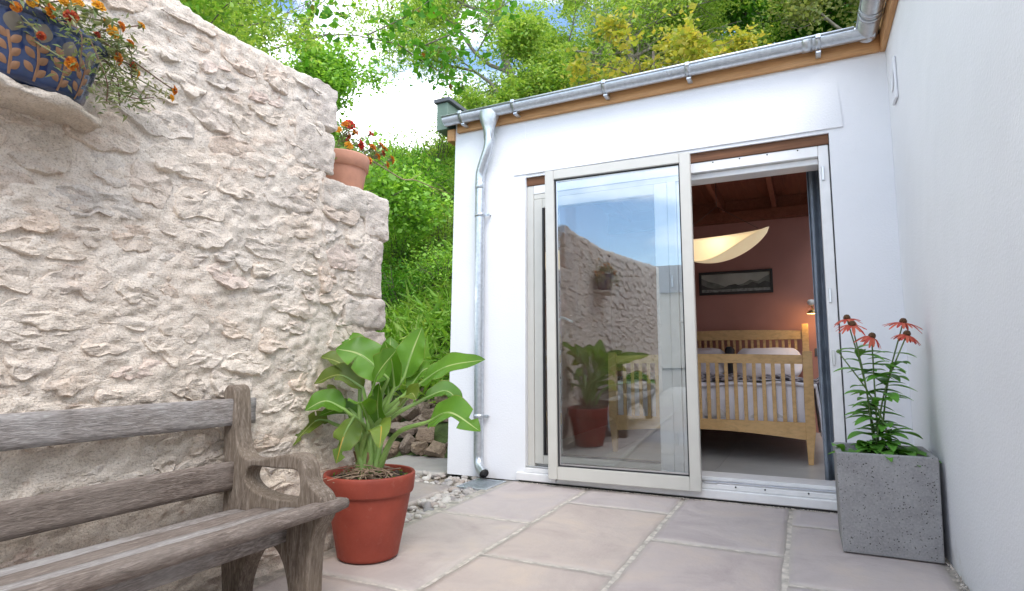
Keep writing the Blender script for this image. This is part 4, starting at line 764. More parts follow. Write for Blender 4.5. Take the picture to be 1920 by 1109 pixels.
m_conc()
cp = thing('concrete_planter', (0.31, 3.44, 0), 'square pitted grey concrete planter by the door and right wall', 'planter')
cp.rotation_euler = (0, 0, 0)
def frus(x0, x1, y0, y1, z0, z1, t_, inset):
    o = [(x0, y0), (x1, y0), (x1, y1), (x0, y1)]; s = inset; c = ((x0 + x1) / 2, (y0 + y1) / 2)
    i_ = [(x0 + t_, y0 + t_), (x1 - t_, y0 + t_), (x1 - t_, y1 - t_), (x0 + t_, y1 - t_)]
    low = [(x + s * (1 if x < c[0] else -1), y + s * (1 if y < c[1] else -1)) for x, y in o]
    v = [(*p, z0) for p in low] + [(*p, z1) for p in o] + [(*p, z1) for p in i_] + [(*p, z1 - 0.09) for p in i_]
    f = [(0, 3, 2, 1)] + [(k, (k + 1) % 4, 4 + (k + 1) % 4, 4 + k) for k in range(4)] + [(4 + k, 4 + (k + 1) % 4, 8 + (k + 1) % 4, 8 + k) for k in range(4)] + [(8 + k, 8 + (k + 1) % 4, 12 + (k + 1) % 4, 12 + k) for k in range(4)] + [(12, 13, 14, 15)]
    return v, f
v, f = frus(0.108, 0.508, 3.235, 3.635, 0.004, 0.455, 0.028, 0.006); m_ = MB(); m_.add(v, f); m_.build('planter_body', M['concrete'], cp, bevel=0.006, seg=2)
box('soil', (0.1365, 0.4795, 3.2635, 3.6065, 0.36, 0.385), M['pot_soil'], cp, 0.004)
cf = thing('coneflower_plant', (0.3, 3.43, 0.385), 'tall coneflower with five drooping red flower heads in the concrete planter', 'plant')
simple('cone_stem', (0.13, 0.20, 0.06), 0.6, vary=0.3, sc=15); leafmat('cone_leaf', [(0.08, 0.26, 0.035), (0.13, 0.34, 0.05), (0.20, 0.42, 0.085)], 0.3, 0.45); m_petal('cone_petal', [(0.50, 0.05, 0.035), (0.60, 0.09, 0.06), (0.68, 0.16, 0.09)]); simple('cone_disc', (0.10, 0.045, 0.015), 0.8, vary=0.6, sc=150, bump=0.006, bsc=220)
def lance(base, d, L, w, mat, parent, nm='leaf', droop=0.35):
    d = Vector(d).normalized(); b_ = Vector(base); sp = [b_ + d * (L * t_) - Vector((0, 0, droop * L * t_ * t_)) for t_ in np.linspace(0, 1, 9)]
    s = d.cross(Vector((0, 0, 1))); s = s.normalized() if s.length > 0.1 else Vector((1, 0, 0)); v = []; f = []
    for i, p in enumerate(sp):
        t_ = i / 8; ww = w * math.sin(math.pi * min(1, t_ * 0.93 + 0.05)) ** 0.9; v += [p - s * ww + Vector((0, 0, 0.3 * ww)), p, p + s * ww + Vector((0, 0, 0.3 * ww))]
    for i in range(8): q = i * 3; f += [(q, q + 1, q + 4, q + 3), (q + 1, q + 2, q + 5, q + 4)]
    return obj(nm, v, f, mat, parent)
r = np.random.default_rng(12)
for hi, (p, sz, tl) in enumerate([((0.198, 3.42, 1.09), 0.062, (-0.1, -0.1, 1)), ((0.215, 3.36, 1.055), 0.066, (0.05, -0.25, 1)), ((0.292, 3.34, 0.995), 0.062, (0.45, -0.2, 1)), ((0.434, 3.42, 1.065), 0.07, (0.15, -0.1, 1)), ((0.437, 3.36, 1.003), 0.062, (0.3, -0.15, 1)), ((0.151, 3.4, 0.925), 0.0, (0, 0, 1))]):
    p = Vector(p); b_ = Vector((0.30 + 0.05 * r.normal(), 3.43 + 0.04 * r.normal(), 0.38)); mid = b_.lerp(p, 0.55) + Vector((0.02 * r.normal(), 0.02 * r.normal(), 0)); mid.x = b_.x + (p.x - b_.x) * 0.38
    pt = spline([b_, mid, p], 16); sm = obj('stem', *tube(pt, [0.0045 - 0.0015 * k / 16 for k in range(17)], 6), M['cone_stem'], cf)
    ax_ = Vector(tl).normalized(); u_ = ax_.cross(Vector((0, 1, 0))).normalized(); w_ = ax_.cross(u_)
    if sz:
        v, f = lathe([(0.0, 0.022), (0.009, 0.020), (0.015, 0.012), (0.017, 0.003), (0.012, -0.004), (0, -0.005)], (0, 0, 0), 16); fl = obj('flower_cone', [p + u_ * x + w_ * y + ax_ * z for x, y, z in v], f, M['cone_disc'], cf)
        v = []; f = []; n = 15
        for k in range(n):
            a_ = 2 * math.pi * k / n + r.normal() * 0.07; dr = u_ * math.cos(a_) + w_ * math.sin(a_); sd_ = ax_.cross(dr); q = len(v); L = sz * r.uniform(0.78, 1.1) * (1.0, 1.12, 0.92, 1.15, 0.95, 1)[hi]; dp_ = r.uniform(0.2, 0.55) + (0.0, 0.1, 0.45, 0.0, 0.2, 0)[hi]
            for t_ in (0, 0.35, 0.7, 1.0):
                c = p + dr * (0.012 + L * 0.85 * t_) - ax_ * (dp_ * L * t_ ** 1.6); ww = 0.0075 * (0.5, 1, 1, 0.45)[(0, 0.35, 0.7, 1.0).index(t_)]; v += [c - sd_ * ww, c - ax_ * 0.002, c + sd_ * ww]
            for i in range(3): z = q + i * 3; f += [(z, z + 1, z + 4, z + 3), (z + 1, z + 2, z + 5, z + 4)]
        obj('petals', v, f, M['cone_petal'], fl)
    else:
        v, f = lathe([(0, 0.012), (0.008, 0.009), (0.011, 0), (0.006, -0.006), (0, -0.008)], p, 12); obj('bud', v, f, M['cone_stem'], cf)
    for k in range(17):
        q = pt[1 + int(r.integers(0, 12))]; a_ = r.random() * 6.283; L = 0.155 * (1.15 - (q.z - 0.38) * 0.8) * r.uniform(0.7, 1.2); lance(q, (math.cos(a_), math.sin(a_) * 0.7, r.uniform(0.1, 0.6)), L, L * 0.19, M['cone_leaf'], cf)
for k in range(36):
    a_ = r.random() * 6.283; L = r.uniform(0.11, 0.20); lance((0.30 + 0.06 * r.normal(), 3.42 + 0.05 * r.normal(), 0.385 + 0.06 * r.random()), (math.cos(a_), math.sin(a_), r.uniform(0.4, 1.3)), L, L * 0.18, M['cone_leaf'], cf, droop=0.5)
# ------------------------------------------------------------------ bedroom furniture
FY = 5.2; FL = 0.0886
bed = thing('bed', (-0.77, 6.3, FL), 'oak double bed with slatted footboard and headboard', 'bed')
XL, XR = -1.545, 0.012
for x in (XL, XR):
    s = 1 if x == XL else -1; v = []; f = []
    for z, w0, w1, dy in ((FL, -0.008, 0.028, 0.0), (0.2, -0.018, 0.032, 0.004), (0.34, -0.035, 0.035, 0.0), (0.955, -0.038, 0.032, 0.0)):
        sx = -s; a_, b_ = (w0, w1) if s > 0 else (-w1, -w0); v += [(x + a_, FY - 0.028, z), (x + b_, FY - 0.028, z), (x + b_, FY + 0.028, z), (x + a_, FY + 0.028, z)]
    for i in range(3):
        for k in range(4): f.append((i * 4 + k, i * 4 + (k + 1) % 4, i * 4 + 4 + (k + 1) % 4, i * 4 + 4 + k))
    f += [(3, 2, 1, 0), (12, 13, 14, 15)]; m_ = MB(); m_.add(v, f); m_.build('bed_post', M['oak'], bed, bevel=0.004)
# rails of the footboard: upper slightly bowed, lower with arched underside
def bowrail(z0, z1, arch, top, y, th, nm='rail'):
    n = 16; v = []; f = []
    for i in range(n + 1):
        t_ = i / n; x = XL + 0.034 + (XR - XL - 0.068) * t_; b_ = math.sin(math.pi * t_); v += [(x, y - th, z0 + arch * b_), (x, y + th, z0 + arch * b_), (x, y + th, z1 + top * b_), (x, y - th, z1 + top * b_)]
    for i in range(n):
        for k in range(4): f.append((i * 4 + k, i * 4 + 4 + k, i * 4 + 4 + (k + 1) % 4, i * 4 + (k + 1) % 4))
    f += [(0, 1, 2, 3), (n * 4 + 3, n * 4 + 2, n * 4 + 1, n * 4)]; obj(nm, v, f, M['oak'], bed, False)
bowrail(0.855, 0.925, 0.008, 0.012, FY, 0.019); bowrail(0.275, 0.405, 0.045, 0.0, FY, 0.016)
for i in range(20):
    x = XL + 0.034 + (XR - XL - 0.068) * (i + 1) / 21; box('slat', (x - 0.014, x + 0.014, FY - 0.009, FY + 0.009, 0.4055, 0.868), M['oak'], bed, 0.002)
HY = 7.40
bowrail(1.12, 1.215, 0.0, 0.02, HY, 0.018, 'head_rail'); bowrail(0.55, 0.62, 0.0, 0.0, HY, 0.016, 'head_rail')
for i in range(22):
    x = XL + 0.034 + (XR - XL - 0.068) * (i + 1) / 23; box('slat', (x - 0.014, x + 0.014, HY - 0.009, HY + 0.009, 0.621, 1.119), M['oak'], bed, 0.002)
for x in (XL, XR): box('bed_post', (x - 0.034, x + 0.034, HY - 0.03, HY + 0.03, FL, 1.29), M['oak'], bed, 0.004); box('side_rail', (x - 0.012, x + 0.012, FY + 0.03, HY - 0.031, 0.28, 0.42), M['oak'], bed, 0.003)
box('mattress', (XL + 0.02, XR - 0.02, FY + 0.05, HY - 0.04, 0.40, 0.60), simple('ticking', (0.62, 0.60, 0.60), 0.9), bed, 0.04, seg=3)
simple('linen', (0.78, 0.76, 0.82), 0.9, vary=0.06, sc=5, bump=0.004, bsc=25); simple('pillowcase', (0.70, 0.64, 0.67), 0.9, vary=0.06, sc=5, bump=0.003, bsc=18)
def drape(name, x0, x1, y0, y1, top, hem, mat, label, cat, seed, zj=0.0, flare=0.05):
    n, m = 60, 44; v = []; f = []
    prof = []   # across: left hem, up, over the top, down to the right hem
    for i in range(n + 1):
        t_ = i / n; L1 = top - hem; Wd = x1 - x0; s = t_ * (2 * L1 + Wd)
        if s < L1: x, z, e = x0 - flare * (1 - s / L1), hem + s, 1 - s / L1
        elif s < L1 + Wd: x, z, e = x0 + s - L1, top, 0
        else: x, z, e = x1 + flare * ((s - L1 - Wd) / L1), top - (s - L1 - Wd), (s - L1 - Wd) / L1
        prof.append((x, z, e))
    P = np.array([[(x, y0 + (y1 - y0) * j / m, z) for j in range(m + 1)] for x, z, e in prof]); E = np.array([p[2] for p in prof])[:, None]
    N1 = fbm(P, 5, 4, seed); N2 = fbm(P * np.array((0.4, 2.2, 0.4)), 5, 3, seed + 3)
    P[..., 2] += N1 * 0.022 * (1 - E) + E * N2 * 0.03; sg = np.sign(P[..., 0] - (x0 + x1) / 2); P[..., 0] += sg * E * N2 * 0.035
    rnd = np.clip(1 - (np.abs(P[..., 0] - (x0 + x1) / 2) / ((x1 - x0) / 2)), 0, 1); P[..., 2] -= (E == 0) * 0.05 * np.exp(-rnd * 22)
    if zj: P[..., 2] += zj * np.sin(np.linspace(0, 1, m + 1) * math.pi)[None, :]
    i, j = np.meshgrid(np.arange(n), np.arange(m), indexing='ij'); w = m + 1; F = np.stack([i * w + j, (i + 1) * w + j, (i + 1) * w + j + 1, i * w + j + 1], -1).reshape(-1, 4)
    o = obj(name, P.reshape(-1, 3), F, mat); so_ = o.modifiers.new('thickness', 'SOLIDIFY'); so_.thickness = 0.02; return tag(o, label, cat)
drape('duvet', XL - 0.03, XR + 0.06, FY + 0.035, 6.75, 0.70, 0.27, M['linen'], 'crumpled pale lilac-white duvet spread over the oak bed', 'duvet', 3)
# the foot end of the duvet hanging down behind the slats
n, m = 50, 14; gx_ = np.linspace(XL + 0.03, XR - 0.03, n + 1); P = np.array([[(x, FY + 0.06 - 0.02 * math.sin(j / m * 3), 0.70 - 0.30 * j / m) for j in range(m + 1)] for x in gx_]); P[..., 1] += 0.02 * fbm(P * np.array((2, 1, 0.6)), 6, 4, 9)
i, j = np.meshgrid(np.arange(n), np.arange(m), indexing='ij'); F = np.stack([i * (m + 1) + j, (i + 1) * (m + 1) + j, (i + 1) * (m + 1) + j + 1, i * (m + 1) + j + 1], -1).reshape(-1, 4); o_ = obj('hanging_hem', P.reshape(-1, 3), F, M['linen'], bpy.data.objects['duvet'])
def m_throw():
    t = NT('throw'); c = t.co('Object', (1, 1, 1)); v = t.n('ShaderNodeTexVoronoi'); v.inputs['Scale'].default_value = 24; t.l(c, 0, v, 0); n = t.noise(c, 30, 4); t.col(t.ramp(v, [(0.2, (0.05, 0.045, 0.055)), (0.42, (0.10, 0.09, 0.10)), (0.55, (0.42, 0.38, 0.42))], 'Distance')); t.set(rough=0.95); t.bump(n, 0.01, 0.6); M['throw'] = t.m
m_throw()
drape('throw_blanket', XL - 0.045, XR + 0.085, 5.34, 5.86, 0.735, 0.36, M['throw'], 'dark patterned throw laid across the foot of the bed', 'blanket', 11, 0.02)
def pillow(x0, x1, y, z, label, col, tilt=0.6, dep=0.16):
    v, f = rbox((-0.5, 0.5, -0.5, 0.5, -0.5, 0.5), 0.499, 0.06); v = np.sign(v) * np.abs(v * 2) ** 0.55 / 2
    e = np.maximum(np.abs(v[:, 0]), np.abs(v[:, 1])) * 2; v[:, 2] *= (1 - 0.82 * np.clip(e, 0, 1) ** 3); w = x1 - x0
    p = np.stack([v[:, 0] * w, v[:, 1] * 0.46, v[:, 2] * dep * 1.4], 1); p[:, 2] += 0.012 * fbm(p, 7, 3, int(x0 * 10) + 40)
    a_ = R(62 * tilt + 5); q = np.stack([p[:, 0] + (x0 + x1) / 2, y + p[:, 1] * math.cos(a_) - p[:, 2] * math.sin(a_), z + p[:, 1] * math.sin(a_) + p[:, 2] * math.cos(a_)], 1); return tag(obj('pillow', q, f, col), label, 'pillow', 'pillows on the bed')
pillow(-1.50, -0.80, 7.16, 0.86, 'pale pink pillow on the left side of the bed', M['pillowcase']); pillow(-0.70, -0.03, 7.12, 0.86, 'pale pink pillow on the right side of the bed below the lamp', M['pillowcase'])
tag(obj('cushion', *rbox((-0.80, -0.72, 7.0, 7.3, 0.72, 1.04), 0.04, 0.03), simple('charcoal', (0.03, 0.03, 0.035), 0.9)), 'narrow dark charcoal cushion between the two pillows', 'cushion')
# pendant lamp
def m_shade():
    t = NT('lamp_shade'); c = t.co(); n = t.noise(c, 6, 3); t.col(t.ramp(n, [(0.3, (0.80, 0.69, 0.50)), (0.7, (0.86, 0.76, 0.57))])); t.set(rough=0.8); t.b.inputs['Emission Color'].default_value = (1.0, 0.76, 0.44, 1); t.b.inputs['Emission Strength'].default_value = 0.19; M['lamp_shade'] = t.m
m_shade()
pl = thing('pendant_lamp', (-0.72, 5.9, 2.1), 'cream boat-shaped fabric pendant lamp hanging in the bedroom', 'lamp')
def shell(nm, x0, x1, w, d, y, z, rise):
    """one folded sheet: the back edge is straight, the front edge starts at the right tip and sinks to the keel on the left"""
    n, m = 48, 18; v = []; f = []
    for i in range(n + 1):
        t_ = i / n; s = max(0.0, math.sin(math.pi * t_)) ** 0.5; s2 = max(0.0, math.sin(math.pi * t_)) ** 0.62; th1 = R(98 + 72 * min(1, max(0, (t_ - 0.30) / 0.7)) ** 0.9)
        for j in range(m + 1):
            a_ = th1 * j / m; v.append((x0 + (x1 - x0) * t_, y + w * s * math.cos(a_), z + rise * t_ - d * s2 * math.sin(a_)))
    for i in range(n):
        for j in range(m): q = i * (m + 1) + j; f.append((q, q + 1, q + m + 2, q + m + 1))
    o = obj(nm, v, f, M['lamp_shade'], pl); k = o.modifiers.new('thickness', 'SOLIDIFY'); k.thickness = 0.004; return o
shell('shade', -1.22, -0.245, 0.15, 0.28, 5.92, 2.075, 0.045)
obj('cord', *tube([(-0.70, 5.92, 2.80), (-0.70, 5.92, 2.36)], 0.003, 6), M['black_paint'], pl); obj('cord', *tube([(-0.70, 5.92, 2.36), (-1.08, 5.95, 2.10)], 0.002, 6), M['black_paint'], pl); obj('cord', *tube([(-0.70, 5.92, 2.36), (-0.34, 5.95, 2.12)], 0.002, 6), M['black_paint'], pl)
pll = bpy.data.lights.new('pendant_bulb', 'POINT'); pll.energy = 0.8; pll.color = (1, 0.80, 0.58); pll.shadow_soft_size = 0.08; plo = bpy.data.objects.new('pendant_bulb', pll); C.objects.link(plo); plo.parent = pl; plo.location = (0.0, 0.02, -0.03)
# wall lamp right of the bed
wl = thing('wall_lamp', (0.10, 7.40, 1.45), 'small lit reading lamp on the bedroom wall beside the curtain', 'lamp')
simple('brass', (0.42, 0.30, 0.14), 0.35, 0.8)
t = NT('lit_shade'); t.col((0.9, 0.7, 0.35)); t.b.inputs['Emission Color'].default_value = (1, 0.72, 0.26, 1); t.b.inputs['Emission Strength'].default_value = 2.2; M['lit_shade'] = t.m
obj('knob', *lathe([(0, -0.035), (0.025, -0.03), (0.038, 0), (0.028, 0.028), (0, 0.034)], (0.085, 7.3, 1.52), 18), M['white_plastic'], wl); obj('arm', *tube([(0.085, 7.5495, 1.54), (0.085, 7.32, 1.53), (0.10, 7.3, 1.44)], 0.007, 8), M['brass'], wl)
obj('shade', *lathe([(0.018, 0.045), (0.03, 0.04), (0.065, 0.0), (0.063, 0.001), (0.02, 0.03)], (0.10, 7.3, 1.395), 24), M['brass'], wl); obj('bulb_disc', *lathe([(0, 0.002), (0.062, 0.002), (0.05, 0.012), (0, 0.014)], (0.10, 7.3, 1.393), 24), M['lit_shade'], wl)
wll = bpy.data.lights.new('reading_bulb', 'POINT'); wll.energy = 1.0; wll.color = (1, 0.6, 0.22); wll.shadow_soft_size = 0.03; wlo = bpy.data.objects.new('reading_bulb', wll); C.objects.link(wlo); wlo.parent = wl; wlo.location = (0.0, -0.1, -0.10)
# framed landscape print
pc = thing('framed_picture', (-0.712, 7.54, 1.68), 'black framed grey mountain lake print on the red-brown bedroom wall', 'picture')
for b_ in ((-1.128, -0.296, 7.52, 7.549, 1.925, 1.955), (-1.128, -0.296, 7.52, 7.549, 1.675, 1.705), (-1.128, -1.098, 7.52, 7.549, 1.7055, 1.9245), (-0.326, -0.296, 7.52, 7.549, 1.7055, 1.9245)): box('frame', b_, M['black_paint'], pc, 0.002)
box('print', (-1.0975, -0.3265, 7.535, 7.545, 1.7055, 1.9245), simple('print_sky', (0.36, 0.37, 0.33), 0.5, vary=0.25, sc=4), pc, 0)
def ridge(nm, z0, pts, mat, y):
    v = [(-1.097, y, 1.706)] + [(-1.097 + 0.77 * a_, y, 1.706 + 0.218 * b_) for a_, b_ in pts] + [(-0.327, y, 1.706)]; obj(nm, v, [tuple(range(len(v)))[::-1]], mat, pc, False)
ridge('ridge', 0, [(0, .8), (.1, .62), (.22, .5), (.35, .3), (.5, .32), (.62, .42), (.72, .62), (.82, .5), (.92, .72), (1, .85)], simple('print_mid', (0.15, 0.16, 0.145), 0.5, vary=0.4, sc=12), 7.5344)
ridge('ridge', 0, [(0, .45), (.08, .3), (.2, .2), (.34, .24), (.4, .36), (.5, .42), (.58, .3), (.68, .34), (.75, .5), (.84, .36), (.93, .52), (1, .4)], simple('print_dark', (0.045, 0.05, 0.048), 0.5, vary=0.5, sc=14), 7.5338)
ridge('lake', 0, [(0, .17), (.3, .13), (.6, .16), (1, .14)], simple('print_lake', (0.24, 0.25, 0.24), 0.4, vary=0.5, sc=30), 7.5332)
# curtain
simple('curtain_cloth', (0.26, 0.30, 0.35), 0.95, vary=0.15, sc=12, bump=0.002, bsc=120)
n, m = 64, 20; v = []; f = []
for i in range(n + 1):
    t_ = i / n
    for j in range(m + 1):
        z = 0.10 + 2.5 * j / m; s = 1 - 0.25 * (j / m); v.append((0.055 + 0.16 * t_ + 0.03 * math.sin(t_ * 9 + 1) * s - 0.01 * (j / m), 4.50 + 0.055 * math.sin(t_ * 26 + 0.4 * math.sin(j * 0.3)) * s, z))
for i in range(n):
    for j in range(m): q = i * (m + 1) + j; f.append((q, q + 1, q + m + 2, q + m + 1))
cu_ = tag(obj('curtain', v, f, M['curtain_cloth']), 'long dark blue-grey curtain hanging beside the open doorway', 'curtain'); k = cu_.modifiers.new('thickness', 'SOLIDIFY'); k.thickness = 0.004
sk = tag(box('wall_socket', (0.10, 0.19, 7.538, 7.5495, 0.93, 1.02), M['slate'], None, 0.004), 'small dark wall switch right of the headboard', 'switch')
# ------------------------------------------------------------------ hillside and rockery behind the yard
simple('earth_green', (0.055, 0.085, 0.022), 0.95, vary=0.5, sc=5, bump=0.02, bsc=20)
def hz(x, y):
    base = np.clip((y - 4.75) * 0.80, 0, 6.2); base = np.where(y > 12.5, 6.2 + (y - 12.5) * 0.1, base)
    base = base + 0.18 * fbm(np.stack([x, y, x * 0], -1), 0.7, 3, 2) * (y > 4.9)
    house = (x > -2.75) & (y < 8.4); return np.where(house, -0.05, base) - np.where(y < 4.78, 0.06, 0.0)
gx_, gy_ = np.meshgrid(np.linspace(-22, 14, 145), np.linspace(4.7, 40, 142), indexing='ij'); P = np.stack([gx_, gy_, hz(gx_, gy_)], -1)
i, j = np.meshgrid(np.arange(144), np.arange(141), indexing='ij'); w = 142; F = np.stack([i * w + j, (i + 1) * w + j, (i + 1) * w + j + 1, i * w + j + 1], -1).reshape(-1, 4)
tag(obj('hillside', P.reshape(-1, 3), F, M['earth_green']), 'steep overgrown green bank behind the house and yard', kind='structure')
# earth behind the stone wall
v, f = rbox((-9, -2.56, -8, 4.6, -0.3, 1.2), 0.4, 0.4, lambda p: 0.12 * fbm(p, 1.2, 3, 8)); v[:, 2] = np.where(v[:, 0] > -4.2, v[:, 2] * 0.0 - 0.06 + (v[:, 2] > 0.4) * np.clip((-2.9 - v[:, 0]), 0, 2) * 0.9 * np.clip(2.4 - v[:, 1], 0, 1), v[:, 2]); tag(obj('garden_bank', v, f, M['earth_green']), 'raised garden ground behind the stone wall', kind='structure')
def m_rock():
    t = NT('rock'); oi = t.n('ShaderNodeObjectInfo'); c = t.co('Object', (1, 1, 1), True); n = t.noise(c, 2.0, 8, 0.65); n2 = t.noise(c, 9, 5)
    a = t.ramp(oi, [(0, (0.36, 0.26, 0.18)), (0.4, (0.42, 0.32, 0.23)), (0.7, (0.33, 0.27, 0.22)), (1, (0.47, 0.38, 0.29))], 'Random'); t.col(t.mix(t.ramp(n, [(0.35, 0.0), (0.7, 0.55)]), a, (0.20, 0.145, 0.11))); t.set(rough=0.9); b_ = t.bump(n, 0.10, 0.8); t.bump(n2, 0.03, 0.6, b_); M['rock'] = t.m
m_rock()
def rockmesh(seed):
    r = np.random.default_rng(seed); bm = bmesh.new(); bmesh.ops.create_cube(bm, size=1.6); bmesh.ops.subdivide_edges(bm, edges=bm.edges[:], cuts=4, use_grid_fill=True); v = np.array([q.co[:] for q in bm.verts]); f = [[q.index for q in a.verts] for a in bm.faces]; bm.free()
    v = v / np.linalg.norm(v, axis=1, keepdims=True) ** 0.45
    for _ in range(9):
        n = r.normal(size=3); n /= np.linalg.norm(n); d = v @ n; k = d > r.uniform(0.45, 0.75); v[k] -= n * (d[k] - r.uniform(0.45, 0.62))[:, None] * 0.9
    v += 0.05 * np.stack([fbm(v + 5 * a, 2.2, 3, seed + a) for a in range(3)], 1); return mesh_from('rock', v, f, False)
RK = [rockmesh(s) for s in range(7)]
rk = thing('rockery', (-3.2, 4.7, 0), 'heap of rough brown rocks at the foot of the green bank', 'rocks')
r = np.random.default_rng(31)
rows = [(4.78, 0.06, 0.11, 9), (4.92, 0.20, 0.12, 9), (5.05, 0.33, 0.11, 9), (5.2, 0.46, 0.10, 9), (5.34, 0.56, 0.09, 7)]
for y, z, s, n in rows:
    for k in range(n):
        x = -4.15 + 1.55 * (k + r.uniform(-0.3, 0.3)) / n; q = s * r.uniform(0.7, 1.35); o = link('rock', RK[int(r.integers(7))], M['rock'], rk, (x, y + r.normal() * 0.04, z + r.normal() * 0.03)); o.scale = (q * r.uniform(1.0, 1.5), q, q * r.uniform(0.6, 0.95)); o.rotation_euler = (r.normal() * 0.3, r.normal() * 0.3, r.random() * 6)
# ------------------------------------------------------------------ vegetation
GREEN1 = [(0.159, 0.328, 0.061), (0.248, 0.474, 0.079), (0.36, 0.62, 0.111), (0.494, 0.766, 0.151)]
GREEN2 = [(0.168, 0.317, 0.061), (0.279, 0.452, 0.091), (0.417, 0.588, 0.125), (0.557, 0.655, 0.186)]
GREEN3 = [(0.065, 0.194, 0.026), (0.098, 0.291, 0.031), (0.164, 0.389, 0.043)]
YEL = [(0.26, 0.34, 0.06), (0.36, 0.40, 0.07), (0.48, 0.45, 0.09), (0.56, 0.46, 0.10)]
PALE = [(0.237, 0.317, 0.102), (0.355, 0.409, 0.161), (0.474, 0.476, 0.262)]
leafmat('leaf_dark', GREEN1, 0.45); leafmat('leaf_ash', GREEN2, 0.5); leafmat('leaf_bright', GREEN3, 0.5); leafmat('leaf_yellow', YEL, 0.5); leafmat('leaf_pale', PALE, 0.5); leafmat('leaf_fern', [(0.17, 0.34, 0.045), (0.24, 0.46, 0.065), (0.32, 0.54, 0.09), (0.42, 0.54, 0.16)], 0.45); leafmat('leaf_rust', [(0.30, 0.10, 0.04), (0.20, 0.18, 0.04), (0.10, 0.20, 0.04)], 0.5)
simple('bark', (0.16, 0.13, 0.105), 0.9, vary=0.35, sc=12, bump=0.01, bsc=30); simple('bark_pale', (0.26, 0.235, 0.20), 0.9, vary=0.3, sc=12, bump=0.006, bsc=30)
def grow(base, height, spread, seed, levels=4, lean=(0, 0), nb=(5, 7), r0_=0.09, first=0.3, flat=1.0):
    """returns branch tubes (path, radii) and twig points; every limb forks from its parent"""
    r = np.random.default_rng(seed); tubes = []; tw = []
    def limb(p, d, L, rad, lv):
        n = 6 if lv < 2 else 4; pts = [p]; dd = d.copy()
        for k in range(n):
            dd = dd + r.normal(size=3) * (0.10 if lv == 0 else 0.2); dd[2] += 0.04 if lv < 2 else -0.02; dd /= np.linalg.norm(dd); pts.append(pts[-1] + dd * L / n)
        rr = [rad * (1 - 0.6 * k / n) for k in range(n + 1)]; tubes.append((pts, rr, lv))
        if lv >= levels: tw.extend([(pts[k], dd) for k in range(1, n + 1)]); return
        m = int(r.integers(*nb)) + (2 if lv == 0 else 0)
        for k in range(m):
            t_ = first + (1 - first) * (k + r.random() * 0.8) / m if lv == 0 else 0.25 + 0.75 * (k + r.random()) / m
            t_ = min(t_, 0.999); q = int(t_ * n); u = t_ * n - q; s = pts[q] * (1 - u) + pts[q + 1] * u; a_ = r.random() * 6.283; o = np.array((math.cos(a_), math.sin(a_), r.uniform(-0.1, 0.55) * flat)); o /= np.linalg.norm(o)
            nd = dd * (0.45 if lv == 0 else 0.6) + o * (1.0 if lv == 0 else 0.8); nd[:2] *= spread; nd /= np.linalg.norm(nd); limb(s, nd, L * r.uniform(0.42, 0.62) * (1.0 if lv else 0.85), rr[q] * 0.55, lv + 1)
    limb(np.array(base, float), np.array((lean[0], lean[1], 1.0)), height, r0_, 0); return tubes, tw
def tree(name, label, base, height, spread, seed, leafm, size, width, per, levels=4, barkm='bark', lean=(0, 0), nb=(4, 6), group='trees behind the house', jit=0.10, r0_=0.09, first=0.3, flat=1.0, keep=None, droop=0.0, minr=0.0025):
    tb, tw = grow(base, height, spread, seed, levels, lean, nb, r0_, first, flat); root = thing(name, base, label, 'tree', group); V = []; F = []; n0 = 0
    for pts, rr, lv in tb:
        if keep is not None and lv >= 2 and not keep(pts[-1]): continue
        v, f = tube(pts, [max(minr, q) for q in rr], 7 if lv < 2 else 4, False); V.append(np.array([tuple(a) for a in v])); F.append(np.array(f) + n0); n0 += len(v)
    obj('trunk', np.concatenate(V), np.concatenate(F), M[barkm], root)
    P = np.array([p for p, d in tw]); 
    if keep is not None: P = P[[keep(p) for p in P]]
    r = np.random.default_rng(seed + 1); P = np.repeat(P, per, 0) + r.normal(size=(len(P) * per, 3)) * jit
    # uneven crown: thin the leaves out where a large noise is low, so that sky shows through
    k = fbm(P, 1.3, 3, seed) > -0.16; P = P[k]
    cr_ = obj('crown', *scatter_leaves(P, np.full(len(P), size), width, seed=seed + 2, droop=droop), M[leafm], root); return root, len(P)
def proj(p):
    c, s = math.cos(R(26.1)), math.sin(R(26.1)); return p
NL = []
NL.append(tree('ivy_tree', 'dense dark green tree leaning out above the stone wall', (-6.6, 4.9, 0.6), 4.6, 1.05, 3, 'leaf_dark', 0.085, 0.36, 17, 4, nb=(5, 7), jit=0.14, r0_=0.11, first=0.22)[1])
NL.append(tree('hedge_tree', 'yellowish green twiggy tree close behind the stone wall top', (-5.4, 3.6, 0.8), 3.6, 1.0, 14, 'leaf_ash', 0.055, 0.26, 20, 4, nb=(4, 6), jit=0.11, r0_=0.07, first=0.25)[1])
NL.append(tree('ash_tree', 'tall light green feathery tree behind the left end of the roof', (-4.45, 10.6, 4.3), 5.2, 1.15, 8, 'leaf_ash', 0.085, 0.19, 17, 4, 'bark_pale', nb=(5, 7), jit=0.15, r0_=0.10, first=0.12, flat=0.8)[1])
NL.append(tree('ash_tree', 'light green tree rising behind the middle of the roof', (-2.7, 11.4, 5.0), 5.0, 1.25, 18, 'leaf_ash', 0.085, 0.19, 18, 4, 'bark_pale', nb=(5, 7), jit=0.15, r0_=0.09, first=0.12, flat=0.8)[1])
NL.append(tree('lime_tree', 'yellow leaved bushy tree peeping over the roof edge', (-1.85, 9.1, 3.5), 2.55, 1.8, 23, 'leaf_yellow', 0.10, 0.38, 8, 4, nb=(4, 6), jit=0.11, r0_=0.06, first=0.3)[1])
